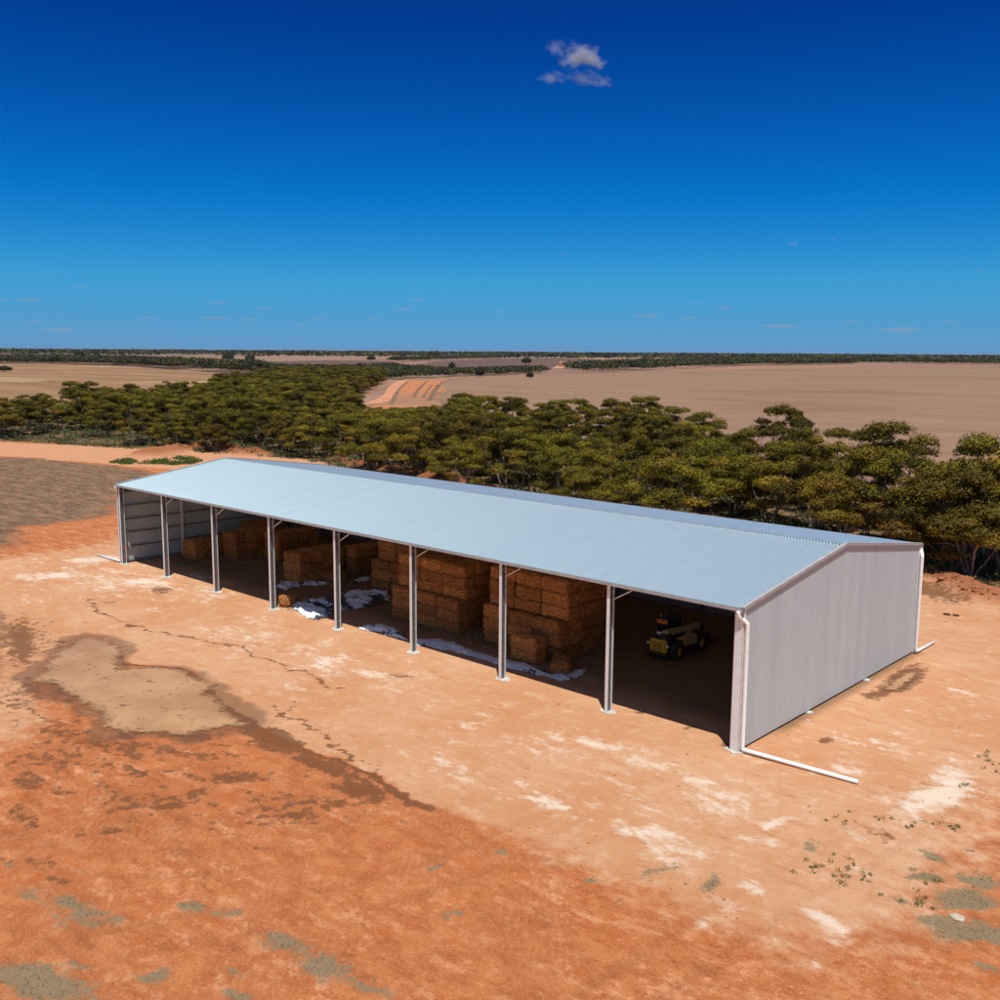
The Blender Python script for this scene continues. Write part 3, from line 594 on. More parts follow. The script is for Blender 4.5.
# walls
part(ribbed(0.02, W-0.02, lambda t: ((0.13, t, 0.12), (0.13, t, roofz(t)-0.03), (1, 0, 0)), .2, .018), 'gable_wall', M['wall'])
part(ribbed(0.02, W-0.02, lambda t: ((-64.13, t, 0.12), (-64.13, t, roofz(t)-0.03), (-1, 0, 0)), .2, .05), 'gable_wall', M['wall'])
part(ribbed(X0+0.05, X1-0.05, lambda t: ((t, W+0.02, 0.12), (t, W+0.02, 7.36), (0, 1, 0))), 'back_wall', M['wall_b'])
part(MB().box(-0.30, 0.175, -0.035, -0.012, 0.06, 7.30).box(0.160, 0.178, -0.035, 0.22, 0.06, 7.30), 'corner_flashing', M['galv'])
part(MB().box(-64.21, -64.06, -0.035, -0.012, 0.06, 7.30).box(-64.212, -64.195, -0.035, 0.22, 0.06, 7.30), 'corner_flashing', M['galv'])
part(MB().box(0.150, 0.178, W-0.2, W+0.06, 0.06, 7.30), 'corner_flashing', M['galv'])
# portal columns
def ibeam(mb, x, y0, y1, z0, z1, fl=0.2, tf=0.018, tw=0.014):
    mb.box(x-fl/2, x+fl/2, y0, y0+tf, z0, z1).box(x-fl/2, x+fl/2, y1-tf, y1, z0, z1)
    if tw: mb.box(x-tw/2, x+tw/2, y0+tf, y1-tf, z0, z1)
    return mb
xs = [-64+B*k for k in range(9)]; xs[0] = -63.72; xs[8] = -0.15
for k, x in enumerate(xs):
    mb = ibeam(MB(), x, -0.07, 0.34, 0.02, 7.22, fl=.21, tw=0)
    mb.box(x-0.13, x+0.13, -0.11, 0.39, 0.0, 0.022)
    for z in (6.85,): mb.box(x-0.08, x+0.08, -.051, 0.321, z, z+0.014)
    c = part(mb, 'column', M['galv'])
    MB().box(x-.007, x+.007, -.052, .322, .02, 7.22).build('web', M['galv_dark'], c)  # web coloured dark: shade between the flanges is put into the colour
    fb = bmesh.new(); rr = [0.42+0.22*rnd.random() for _ in range(14)]
    vs = [fb.verts.new((x+0.05+rr[i]*math.cos(i*2*PI/14), 0.12+rr[i]*math.sin(i*2*PI/14)*0.8, 0.045 if i % 3 else 0.03)) for i in range(14)]
    fb.faces.new(vs); r_ = bmesh.ops.extrude_face_region(fb, geom=fb.faces[:]); bmesh.ops.translate(fb, verts=[v for v in r_['geom'] if isinstance(v, bmesh.types.BMVert)], vec=(0, 0, -0.12))
    bmesh.ops.recalc_face_normals(fb, faces=fb.faces[:]); me = bpy.data.meshes.new('footing'); fb.to_mesh(me); fb.free(); link('footing', me, M['concrete'], c)
    if 1 <= k <= 7: MB().tube([(x+0.02, 0.30, 6.35), (x+1.25, 0.30, 7.05)], 0.035, 6).build('knee_brace', M['galv'], c)
    if k in (0, 1, 2):
        for z in (1.45, .5): MB().box(x+0.008, x+0.013, 0.08, 0.21, z, z+.24).build('paint_mark', M['red'], c)
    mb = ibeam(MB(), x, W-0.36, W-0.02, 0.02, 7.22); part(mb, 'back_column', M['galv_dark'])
    mb = MB()
    for (ya, yb) in ((0.36, YM), (W-0.36, YM)):
        za, zb = roofz(ya)-0.22, roofz(yb)-0.22
        for o0, o1, hw in ((0, -0.018, 0.09), (-0.34, -0.358, 0.09), (-0.018, -0.34, 0.007)):
            mb.prism([(ya, za+o0), (yb, zb+o0), (yb, zb+o1), (ya, za+o1)], 'x', x-hw, x+hw)
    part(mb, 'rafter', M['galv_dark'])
for z in (0.22, 1.53, 2.86, 4.10, 5.39, 6.68):
    part(MB().box(-64.095, -63.93, -0.005, W-0.4, z-0.045, z+0.045), 'girt', M['purlin'])
for z in (0.22, 1.53, 2.86, 4.10, 5.39, 6.68):
    part(MB().box(-63.9, -0.2, W-0.20, W-0.012, z-0.09, z+0.09), 'girt', M['purlin'])
YP = 6.2
part(ibeam(MB(), -63.78, YP-0.1, YP+0.1, 0.02, roofz(YP)-0.3, 0.16), 'wall_post', M['galv'])
part(ibeam(MB(), -63.78, 2*YP+4.3, 2*YP+4.5, 0.02, roofz(16.7)-0.3, 0.16), 'wall_post', M['galv'])
part(MB().box(-63.9, -0.3, 0.40, 0.56, 7.05, 7.24), 'eave_purlin', M['galv_dark'])
for xa, xb in ((-7.6, -0.4), (-39.6, -32.4)):
    part(MB().tube([(xa, 1.3, 7.0), (xb, 1.3, 7.0)], 0.045, 6), 'tie_rod', M['galv'])
# downpipes
def pipe(pts, parent_name='downpipe'):
    mb = MB(); pts = [Vector(p) for p in pts]; P = [pts[0]]
    for a, b, c in zip(pts[:-2], pts[1:-1], pts[2:]):
        d1 = (a-b).normalized()*0.14; d2 = (c-b).normalized()*0.14
        P += [b+d1, b+d1*0.35+d2*0.12, b+d1*0.12+d2*0.35, b+d2]
    P.append(pts[-1]); mb.tube(P, 0.105, 12); return mb
dp = part(pipe([(-0.02, -0.19, 7.27), (-0.02, -0.19, 7.02), (0.32, 0.12, 6.62), (0.32, 0.12, 0.16), (6.1, 0.5, 0.115)]), 'downpipe', M['pipe'], smooth=True)
for z in (1.6, 3.5, 5.3): MB().tube([(0.32, 0.12, z), (0.32, 0.12, z+0.05)], 0.112, 12).build('pipe_clip', M['pipe'], dp)
dp = part(pipe([(0.14, W+0.19, 7.27), (0.14, W+0.19, 7.0), (0.34, W-0.10, 6.7), (0.34, W-0.10, 0.16), (0.36, W+3.2, 0.115)]), 'downpipe', M['pipe'], smooth=True)
for z in (1.6, 3.5, 5.3): MB().tube([(0.34, W-0.10, z), (0.34, W-0.10, z+0.05)], 0.112, 12).build('pipe_clip', M['pipe'], dp)
part(pipe([(-64.0, -0.19, 7.27), (-64.0, -0.19, 7.05), (-64.34, 0.12, 6.7), (-64.34, 0.12, 0.16), (-68.9, 0.1, 0.115)]), 'downpipe', M['pipe'], smooth=True)
# small pale footing lumps that show under the gable sheets
for y in (7.7, 15.4): part(MB().box(0.02, 0.42, y-0.2, y+0.2, -0.1, 0.07, 0.03), 'footing', M['concrete'])

# ------------------------------------------------------------------ straw bales
def straw_mat():
    m, t, b = newmat('baled straw'); setb(b, rough=0.95, spec=0.1)
    tc = N(t, 'ShaderNodeTexCoord'); oi = N(t, 'ShaderNodeObjectInfo')
    ad = N(t, 'ShaderNodeVectorMath', operation='ADD'); sc_ = N(t, 'ShaderNodeMath', operation='MULTIPLY'); sc_.inputs[1].default_value = 91
    t.links.new(oi.outputs['Random'], sc_.inputs[0]); t.links.new(tc.outputs['Object'], ad.inputs[0]); t.links.new(sc_.outputs[0], ad.inputs[1])
    mp = N(t, 'ShaderNodeMapping'); mp.inputs['Scale'].default_value = (0.8, 1.2, 5); t.links.new(ad.outputs[0], mp.inputs[0])
    n1 = NOISE(t, mp.outputs[0], 3.4, 8, 0.78); n2 = NOISE(t, ad.outputs[0], 14, 5, 0.7); n3 = NOISE(t, ad.outputs[0], 1.2, 3)
    wv = N(t, 'ShaderNodeTexWave', wave_type='BANDS', bands_direction='X'); wv.inputs['Scale'].default_value = 2.1; wv.inputs['Distortion'].default_value = 2.0
    wv.inputs['Detail'].default_value = 3; t.links.new(tc.outputs['Object'], wv.inputs['Vector'])
    col = MIXC(t, RANGE(t, n1, .40, .62), (0.30, 0.108, 0.032), (0.82, 0.375, 0.125))
    col = MIXC(t, MATH(t, 'MULTIPLY', RANGE(t, n2, .5, .75), .6), col, (0.92, 0.53, 0.23))
    col = MIXC(t, MATH(t, 'MULTIPLY', RANGE(t, wv.outputs['Fac'], .75, 1.0), .45), col, (0.24, 0.11, 0.04))
    hs = N(t, 'ShaderNodeHueSaturation'); v = N(t, 'ShaderNodeMapRange'); v.inputs[3].default_value = 0.72; v.inputs[4].default_value = 1.15
    t.links.new(oi.outputs['Random'], v.inputs[0]); t.links.new(v.outputs[0], hs.inputs['Value']); t.links.new(col, hs.inputs['Color'])
    t.links.new(hs.outputs[0], b.inputs['Base Color'])
    h = MATH(t, 'ADD', MATH(t, 'MULTIPLY', n1, 0.12), MATH(t, 'MULTIPLY', n2, 0.06))
    bp = N(t, 'ShaderNodeBump'); bp.inputs['Strength'].default_value = 1.0; bp.inputs['Distance'].default_value = 1.0
    t.links.new(h, bp.inputs['Height']); t.links.new(bp.outputs[0], b.inputs['Normal']); return m
M['straw'] = straw_mat()
M['twine'] = noise_mat('baling twine', (0.30, 0.17, 0.07), (0.42, 0.27, 0.12), 20, 0.8)
def bale_mesh(L, D, H, seed, rough=0.05, bev=0.09):
    bm = bmesh.new(); bmesh.ops.create_cube(bm, size=1)
    for v in bm.verts: v.co = Vector((v.co.x*L, v.co.y*D, v.co.z*H+H/2))
    bmesh.ops.bevel(bm, geom=bm.edges[:], offset=bev, segments=2, affect='EDGES')
    bmesh.ops.subdivide_edges(bm, edges=[e for e in bm.edges if e.calc_length() > 0.4], cuts=6, use_grid_fill=True)
    r = random.Random(seed); bmesh.ops.triangulate(bm, faces=[f for f in bm.faces if len(f.verts) > 4])
    for v in bm.verts:
        k = 1.0 if 0.03 < v.co.z else 0.0
        n = v.normal; v.co += n*(r.random()-0.55)*2*rough*k
        if v.co.z < 0.0: v.co.z = 0.0
    me = bpy.data.meshes.new('straw_bale'); bm.to_mesh(me); bm.free(); return me
BM = [bale_mesh(2.34, 1.18, 0.85, s) for s in range(6)]
ORD = ['first', 'second', 'third', 'fourth', 'fifth', 'sixth', 'seventh', 'eighth', 'ninth', 'tenth', 'eleventh', 'twelfth', 'thirteenth', 'fourteenth', 'fifteenth', 'sixteenth', 'seventeenth', 'eighteenth', 'nineteenth', 'twentieth']
nb_ = 0
def bale(x, y, z, rz, label, group, sz=(1, 1, 1), me=None):
    global nb_
    o = bpy.data.objects.new('straw_bale', me or BM[nb_ % len(BM)]); C.objects.link(o); nb_ += 1
    if not o.data.materials: o.data.materials.append(M['straw'])
    o.location = (x, y, z); o.rotation_euler = (0, 0, rz); o.scale = sz
    return tag(o, label, 'bale', group)
LAY = {1: ['ground'], 2: ['ground', 'top'], 3: ['ground', 'middle', 'top'], 6: ['ground', 'second', 'third', 'fourth', 'fifth', 'sixth']}
def stack(where, group, x0, y0, cols, rows, layers, hz, setback=(), pitch=2.38, skip=None, lean=0.0, jit=0.03):
    """only bales on the front, the right side and the top are built; the heart of a stack shows nothing"""
    sc_ = (pitch/2.38, 1, hz/0.86)
    for l in range(layers):
        sb = setback[l] if l < len(setback) else (0, 0)
        for r in range(rows):
            for c in range(cols):
                if not (r == 0 or c == cols-1 or l >= layers-1 or (l == 2 and r == 1)): continue
                if skip and skip(l, r, c): continue
                side = '' if cols == 1 else (', leftmost' if c == 0 else (', rightmost' if c == cols-1 else ', middle'))
                lay = LAY[layers][l] if layers in LAY else ORD[l]
                row = 'front' if r == 0 else ('%s row back' % ORD[r])
                lab = 'straw bale, %s layer%s, %s, %s' % (lay, side, row, where)
                bale(x0+pitch*(c+0.5)+sb[1]+rnd.uniform(-jit, jit), y0+0.6+1.2*r+sb[0]+rnd.uniform(-jit, jit)*1.5, hz*l+0.004, (PI if rnd.random() < .5 else 0)+rnd.uniform(-.025, .025), lab, group, sc_)
SBA = [(0, 0)]*3+[(0.55, 0.12)]*3
stack('tall stack behind sixth column', 'bales of the tall stack behind the sixth column', -31.75, 5.0, 3, 4, 6, 0.805, SBA, 2.36)
stack('tall stack left of telehandler', 'bales of the tall stack left of the telehandler', -22.45, 5.15, 3, 4, 6, 0.885, [(0, 0)]*3+[(0.4, 0.25)]*3, 2.30, skip=lambda l, r, c: l == 2 and c == 2 and r == 0)
bale(-16.75, 5.6, 2*0.885+.004, 0.02, 'lone bale bridging the top right corner of the lower tier left of telehandler', 'bales of the tall stack left of the telehandler', (0.97, 1, 0.98))
for c in range(2):
    bale(-30.0+2.42*c, 8.0, 6*0.805+.01, 0.01, 'straw bale on the very top of the sixth column stack, %s' % ('left' if c == 0 else 'right'), 'bales of the tall stack behind the sixth column', (1, 1, 1.0))
    bale(-20.0+2.42*c, 7.8, 6*0.885+.01, -0.01, 'straw bale on the very top of the stack left of telehandler, %s' % ('left' if c == 0 else 'right'), 'bales of the tall stack left of the telehandler', (1, 1, 1.0))
stack('stack set back left of sixth column', 'bales of the stack set back left of the sixth column', -40.1, 10.0, 3, 3, 6, 0.83, [(0, 0)]*3+[(0.3, 0.5)]*3, 2.38)
# small stacks in the left bays
stack('low pile by left wall', 'bales of the low pile by the left wall', -62.75, 5.5, 1, 3, 2, 0.87)
stack('pile far back by left wall', 'bales of the pile far back by the left wall', -63.3, 12.2, 2, 2, 3, 0.87)
stack('pile behind third column', 'bales of the pile behind the third column', -59.8, 8.1, 1, 4, 3, 0.87, [(0, 0), (0.03, 0.02), (-0.04, 0.05)])
stack('dim pile beside the third column pile', 'bales of the dim pile beside the third column pile', -56.6, 10.6, 1, 4, 3, 0.87)
stack('pile behind fourth column', 'bales of the pile behind the fourth column', -47.75, 6.5, 1, 4, 3, 0.87, [(0, 0), (0.02, 0.04), (-0.05, 0.15)], 2.5)
stack('pile behind fifth column', 'bales of the pile behind the fifth column', -46.4, 11.6, 1, 3, 3, 0.82)
bale(-44.2, 9.3, 0.004, 0.0, 'single straw bale on the floor between the fourth and fifth columns', 'loose bales on the shed floor')
bale(-41.6, 13.3, 0.004, 0.05, 'straw bale at the left foot of the set back stack', 'loose bales on the shed floor', (.6, 1, 1))
# the two layers standing out in front of the tall stack, the lone bale, the broken bale
bale(-17.32, 4.05, 0.004, 0.0, 'straw bale on the ground in front of the stack left of telehandler', 'loose bales on the shed floor', (0.93, 0.95, 0.98))
bale(-17.30, 4.03, 0.85, 0.03, 'straw bale lying on another in front of the stack left of telehandler', 'loose bales on the shed floor', (0.93, 0.95, 0.98))
bale(-14.5, 4.0, 0.004, R(124), 'single straw bale turned end on beside the end of the white tarp strip', 'loose bales on the shed floor', (0.84, 1.02, 0.95))
bm = bmesh.new(); bmesh.ops.create_uvsphere(bm, u_segments=28, v_segments=18, radius=1)
for v in bm.verts:
    sp = lambda q, p: math.copysign(abs(q)**p, q)
    n_ = fbm(np.array([v.co.x*3+5]), np.array([v.co.y*3+v.co.z*2]), 77)[0]-.5
    v.co = Vector((sp(v.co.x, .45)*.9, sp(v.co.y, .6)*.55, max(0, .48+sp(v.co.z, .6)*.5)))*(1+.22*n_)
me = bpy.data.meshes.new('straw_bale'); bm.to_mesh(me); bm.free()
bale(-40.15, 1.75, 0.0, R(112), 'rounded broken straw bale at the shade line beside the crumpled tarp', 'loose bales on the shed floor', me=me)

# ------------------------------------------------------------------ crumpled plastic sheets
def tarp_mat():
    m, t, b = newmat('silage sheet plastic'); setb(b, rough=0.35, spec=0.5)
    tc = N(t, 'ShaderNodeTexCoord'); f = ATTR(t, 'dark'); n = NOISE(t, tc.outputs['Object'], 6, 4)
    f2 = RANGE(t, MATH(t, 'MULTIPLY_ADD', MATH(t, 'SUBTRACT', n, .5), .8, f), .45, .55)
    col = MIXC(t, f2, (0.80, 0.84, 0.92), (0.05, 0.055, 0.07)); t.links.new(col, b.inputs['Base Color'])
    bp = N(t, 'ShaderNodeBump'); bp.inputs['Strength'].default_value = 0.5; bp.inputs['Distance'].default_value = 0.03
    t.links.new(n, bp.inputs['Height']); t.links.new(bp.outputs[0], b.inputs['Normal']); return m
M['tarp'] = tarp_mat()
def tarp(pix, h, seed, label, dark=0.42, st=0.09):
    P = at2(pix); c = P.mean(0); lo_, hi_ = P.min(0)-0.4, P.max(0)+0.4
    xs_ = np.arange(lo_[0], hi_[0], st); ys_ = np.arange(lo_[1], hi_[1], st)
    X, Y = np.meshgrid(xs_, ys_, indexing='ij'); n1, n2 = X.shape
    sd_ = poly_sd((X+(fbm(X*1.2, Y*1.2, seed)-.5)*.7).ravel(), (Y+(fbm(X*1.2, Y*1.2, seed+3)-.5)*.7).ravel(), P).reshape(X.shape)
    rg = 1-np.abs(2*fbm(X*0.6+.2*Y, Y*1.7, seed+7, 3)-1); rg2 = 1-np.abs(2*fbm(X*2.6, Y*2.6, seed+9, 3)-1)
    Z = 0.015 + h*sstep(0, 0.45, sd_)*(0.12+0.95*sstep(.55, 1, rg)+0.22*sstep(.5, 1, rg2))
    dk = fbm(X*0.55+.2*Y, Y*1.3, seed+15, 4)
    i, j = np.meshgrid(np.arange(n1-1), np.arange(n2-1), indexing='ij'); a_ = (i*n2+j).ravel()
    keep = (sd_ > 0)[:-1, :-1].ravel() & (sd_ > 0)[1:, 1:].ravel()
    Fq = np.stack([a_, a_+n2, a_+n2+1, a_+1], 1)[keep]
    used = np.unique(Fq); mp_ = -np.ones(n1*n2, int); mp_[used] = np.arange(len(used))
    V = np.stack([X.ravel()-c[0], Y.ravel()-c[1], Z.ravel()], 1)[used]
    me_ = mesh_np('plastic_sheet', V, mp_[Fq], True); attr(me_, 'dark', (dk.ravel()-0.5)*1.8+dark*1.0 + 0*used.size if False else ((dk.ravel()[used]-0.5)*2.2+dark))
    o = link('plastic_sheet', me_, M['tarp']); o.location = (c[0], c[1], 0)
    md = o.modifiers.new('thickness', 'SOLIDIFY'); md.thickness = 0.012; md.offset = 1
    return tag(o, label, 'tarpaulin', 'crumpled silage sheets on the shed floor')
tarp([(288, 606), (300, 602), (322, 599), (340, 598), (345, 593), (356, 591), (372, 590), (392, 594), (392, 602), (378, 606), (345, 610.5), (334, 615), (319, 621), (304, 616), (293, 611)], 0.22, 3, 'largest crumpled white and dark plastic sheet beside the rounded broken bale', 0.42)
tarp([(274, 584), (282, 579.5), (292, 581.5), (303, 581.5), (320, 580), (332, 583), (318, 586), (300, 586), (288, 590), (277, 588)], 0.16, 13, 'small white plastic sheet at the foot of the pile behind the fourth column', 0.28)
tarp([(351, 582.5), (360, 578.5), (371, 576), (372, 579), (357, 583.5)], 0.15, 23, 'thin sliver of white plastic in the shade right of the fifth column', 0.3)
tarp([(358, 628), (376, 626), (390, 628), (404, 633), (409, 642), (396, 638.5), (376, 632.5), (360, 630)], 0.24, 33, 'bunched up white plastic left of the sixth column', 0.36)
tarp([(412, 638.5), (442, 640), (466, 647), (496, 658), (529, 664), (548, 672), (567, 674.5), (575, 670), (589, 669.5), (580, 677.5), (566, 682), (543, 677), (505, 667), (478, 659), (450, 651), (412, 645)], 0.15, 43, 'long white plastic strip lying in front of both tall stacks', 0.02)

# ------------------------------------------------------------------ telehandler
M['yel'] = noise_mat('yellow machine paint', (0.72, 0.42, 0.02), (0.80, 0.48, 0.03), 3, 0.4)
M['ochre'] = noise_mat('dusty yellow paint', (0.38, 0.31, 0.16), (0.50, 0.42, 0.24), 3, 0.6)
M['blk'] = noise_mat('black machine paint', (0.02, 0.02, 0.02), (0.045, 0.04, 0.035), 3, 0.5)
M['tyre'] = noise_mat('dusty tyre rubber', (0.02, 0.018, 0.016), (0.06, 0.045, 0.03), 6, 0.85)
M['grey'] = noise_mat('light grey cab panel', (0.66, 0.65, 0.6), (0.76, 0.75, 0.7), 4, 0.5)
M['orange'] = noise_mat('orange reflective stripe', (0.75, 0.28, 0.03), (0.8, 0.33, 0.05), 4, 0.4)
M['stripe'] = noise_mat('red reflective stripe', (0.55, 0.06, 0.03), (0.6, 0.08, 0.05), 4, 0.4)
def glass_mat():
    m, t, b = newmat('dark cab glass'); setb(b, (0.012, 0.014, 0.016), 0.05, 0, 0.6); return m
M['glass'] = glass_mat()
m, t, b = newmat('clear lens'); setb(b, (0.75, 0.76, 0.78), 0.15, 0, 0.6); M['lens'] = m
th = thing('telehandler', 'yellow and black telehandler parked in the last bay, seen from its rear corner', 'telehandler', (-11.2, 12.1, 0))
def P_(mb, n, m_, par=None): return mb.build(n, M[m_], par or th)
chas = P_(MB().box(-.5, .5, -2.0, 2.0, .48, .98, .04).box(-.85, .85, -1.5, -1.26, .5, .74, .03).box(-.85, .85, 1.26, 1.5, .5, .74, .03).box(-.18, .42, -1.95, -1.35, .98, 1.72, .05), 'chassis', 'blk')
gr = P_(MB().box(-.72, .52, -2.28, -1.95, .52, 1.38, .09), 'engine_grille', 'yel')
mb = MB()
for k in range(5): mb.box(-.5, .32, -2.30, -2.275, .66+.13*k, .71+.13*k)
mb.build('grille_slots', M['blk'], gr)
P_(MB().box(-.95, .75, -2.36, -2.2, .36, .58, .05), 'bumper', 'blk')
for x in (-.82, .66): P_(MB().box(x-.08, x+.08, -2.3, -2.18, .98, 1.16, .03), 'tail_light', 'lens')
cab = P_(MB().box(-1.05, -1.0, -.95, -.89, .95, 2.36).box(-.26, -.20, -.95, -.89, .95, 2.36).box(-1.05, -1.0, .62, .68, .95, 2.36).box(-.26, -.20, .62, .68, .95, 2.36).box(-1.06, -.19, -.96, .70, .78, 1.05, .03), 'cab', 'blk')
MB().box(-1.1, -.15, -1.02, .78, 2.36, 2.48, .05).build('cab_roof', M['blk'], cab)
MB().box(-1.03, -.22, -.91, .65, 1.05, 2.36).build('cab_glass', M['glass'], cab)
MB().box(-1.02, -.23, -.975, -.95, 1.2, 1.52, .01).build('rear_panel', M['grey'], cab)
sp = MB().box(-1.02, -.23, -1.0, -.975, 2.1, 2.36, .01).build('stripe_panel', M['orange'], cab)
mb = MB()
for k in range(3):
    x = -.98+.26*k; mb.add([(x, -1.003, 2.11), (x+.10, -1.003, 2.11), (x+.2, -1.003, 2.35), (x+.1, -1.003, 2.35)], [(0, 1, 2, 3)])
mb.build('stripe', M['stripe'], sp)
MB().tube([(-.9, -.7, 2.48), (-.9, -.7, 2.6)], .06, 10).build('beacon', M['orange'], cab)
bo = P_(MB().prism([(-1.75, 1.58), (-1.75, 1.94), (2.25, 1.64), (2.25, 1.34)], 'x', -.05, .31), 'boom', 'ochre')
MB().prism([(2.25, 1.34), (2.25, 1.64), (2.75, 1.45), (2.9, .75), (2.65, .72), (2.5, 1.28)], 'x', -.0, .26).build('boom_head', M['blk'], bo)
P_(MB().tube([(.13, .2, 1.0), (.13, 1.5, 1.42)], .07, 8), 'lift_ram', 'galv')
car = P_(MB().box(-.6, .86, 2.82, 2.92, .3, .95, .02), 'fork_carriage', 'blk')
for x in (-.25, .5): MB().box(x-.06, x+.06, 2.92, 4.0, .22, .28).box(x-.06, x+.06, 2.92, 2.98, .22, .8).build('fork', M['blk'], car)
ec = P_(MB().box(.42, 1.05, -.72, .80, .78, 1.36, .10), 'engine_cover', 'ochre')
MB().box(.5, 1.02, -.76, -.725, .85, 1.3, .02).build('cover_end', M['yel'], ec)
P_(MB().box(.5, 1.08, -1.05, -.66, 1.28, 1.36, .03), 'step_edge', 'yel')
P_(MB().tube([(-1.08, -.5, 1.9), (-1.3, -.5, 1.95)], .02, 6).box(-1.36, -1.24, -.53, -.48, 1.8, 2.1, .02), 'mirror', 'blk')
for x, y in ((-.86, -1.38), (.86, -1.38), (-.86, 1.38), (.86, 1.38)):
    wh = MB(); ring = []
    prof = [(-.2, .30), (-.2, .56), (-.15, .62), (.15, .62), (.2, .56), (.2, .30)]; n = 28
    vs = [(x+px, y+r*math.cos(2*PI*k/n), .62+r*math.sin(2*PI*k/n)) for k in range(n) for px, r in prof]
    fs = [(k*6+j, k*6+(j+1) % 6, ((k+1) % n)*6+(j+1) % 6, ((k+1) % n)*6+j) for k in range(n) for j in range(6)]
    wh.add(vs, fs)
    for k in range(18):
        a_ = 2*PI*k/18; c_, s2 = math.cos(a_), math.sin(a_)
        for sg in (-1, 1):
            mt = Matrix.Translation((x, y, .62)) @ Matrix.Rotation(a_+(.09*sg), 4, 'X')
            wh.box(-.02 if sg > 0 else -.2, .2 if sg > 0 else .02, -.035, .035, .6, .655, mat4=mt)
    wb = thing('wheel', '', '', (0, 0, 0)); 
    for k_ in ('label', 'category'): del wb[k_]
    wb.parent = th
    wh.build('tyre', M['tyre'], wb)
    mb = MB().tube([(x-.12, y, .62), (x+.12, y, .62)], .31, 20); sg = 1 if x > 0 else -1
    mb.tube([(x+sg*.12, y, .62), (x+sg*.2, y, .62)], .12, 12); mb.build('rim', M['yel'], wb)
for x in (-.86, .86):
    for y in (-1.38, 1.38):
        P_(MB().box(x-.24, x+.24, y-.5, y+.5, 1.28, 1.33, .02), 'mudguard', 'blk')
# ------------------------------------------------------------------ trees
def leaf_mat():
    m, t, b = newmat('mallee leaves'); setb(b, rough=0.6, spec=0.15)
    oi = N(t, 'ShaderNodeObjectInfo'); tone = ATTR(t, 'tone'); rust = ATTR(t, 'rust')
    col = MIXC(t, tone, (0.030, 0.030, 0.004), (0.205, 0.175, 0.011))
    col = MIXC(t, RANGE(t, rust, .72, 1.0), col, (0.27, 0.165, 0.018))
    hs = N(t, 'ShaderNodeHueSaturation'); h = N(t, 'ShaderNodeMapRange'); h.inputs[3].default_value = 0.472; h.inputs[4].default_value = 0.505
    v = N(t, 'ShaderNodeMapRange'); v.inputs[3].default_value = 0.62; v.inputs[4].default_value = 1.25
    f = MATH(t, 'FRACT', MATH(t, 'MULTIPLY', oi.outputs['Random'], 7.31))
    t.links.new(oi.outputs['Random'], h.inputs[0]); t.links.new(f, v.inputs[0])
    t.links.new(h.outputs[0], hs.inputs['Hue']); t.links.new(v.outputs[0], hs.inputs['Value']); t.links.new(col, hs.inputs['Color'])
    t.links.new(hs.outputs[0], b.inputs['Base Color'])
    tr = N(t, 'ShaderNodeBsdfTranslucent'); t.links.new(hs.outputs[0], tr.inputs['Color'])
    mx = N(t, 'ShaderNodeMixShader'); mx.inputs[0].default_value = 0.10
    o = t.nodes['Material Output']; t.links.new(b.outputs[0], mx.inputs[1]); t.links.new(tr.outputs[0], mx.inputs[2]); t.links.new(mx.outputs[0], o.inputs['Surface'])
    return m
M['leaf'] = leaf_mat()
m, t, b = newmat('grey green scrub leaves'); setb(b, rough=0.7, spec=0.2)
t.links.new(MIXC(t, RANGE(t, ATTR(t, 'rust'), .7, .95), MIXC(t, ATTR(t, 'tone'), (0.022, 0.028, 0.014), (0.075, 0.080, 0.026)), (0.10, 0.07, 0.03)), b.inputs['Base Color']); M['scrub'] = m
m, t, b = newmat('shaded mallee leaves'); setb(b, rough=0.6, spec=0.25)
t.links.new(MIXC(t, RANGE(t, ATTR(t, 'rust'), .7, .95), MIXC(t, ATTR(t, 'tone'), (0.030, 0.035, 0.006), (0.155, 0.142, 0.014)), (0.20, 0.125, 0.018)), b.inputs['Base Color']); M['farleaf'] = m
M['bark'] = noise_mat('mallee bark', (0.14, 0.10, 0.075), (0.34, 0.28, 0.22), 3, 0.9, stretch=(1, 1, .3), bump=.4)
def cards(cen, nrm, ln, wd, rs, tone, rust):
    """many leaf sprays: rhombs lying across their normals"""
    n = len(cen); nrm = nrm/np.linalg.norm(nrm, axis=1, keepdims=True)
    t = rs.normal(size=(n, 3)); t -= nrm*(t*nrm).sum(1, keepdims=True); t /= np.linalg.norm(t, axis=1, keepdims=True)+1e-9
    b = np.cross(nrm, t); L = (ln*(0.7+0.6*rs.random((n, 1))))/2; Wd = (wd*(0.7+0.6*rs.random((n, 1))))/2
    V = np.stack([cen-t*L, cen-b*Wd+t*L*.1, cen+t*L, cen+b*Wd+t*L*.1], 1).reshape(-1, 3)
    Fq = np.arange(4*n).reshape(n, 4); return V, Fq, np.repeat(tone, 4), np.repeat(rust, 4)
def clump(rs, c, a, fl, n, ln, wd, tone0, rust0, up_bias=0.35):
    d = rs.normal(size=(n, 3)); d /= np.linalg.norm(d, axis=1, keepdims=True)
    d[:, 2] = np.where(d[:, 2] < -up_bias, -d[:, 2]*rs.random(n), d[:, 2])
    rr = (0.66+0.38*rs.random((n, 1))**0.6)*(1+0.22*np.sin(3.1*np.arctan2(d[:, 1:2], d[:, 0:1])+rs.random()*6))
    cen = c + d*rr*np.array([a, a, a*fl]); nr = d*np.array([1, 1, 1.2]) + rs.normal(size=(n, 3))*0.42
    tone = np.clip(tone0 + rs.normal(size=n)*0.22, 0, 1); rust = np.clip(rust0+rs.normal(size=n)*.15, 0, 1)
    return cards(cen, nr, ln, wd, rs, tone, rust)
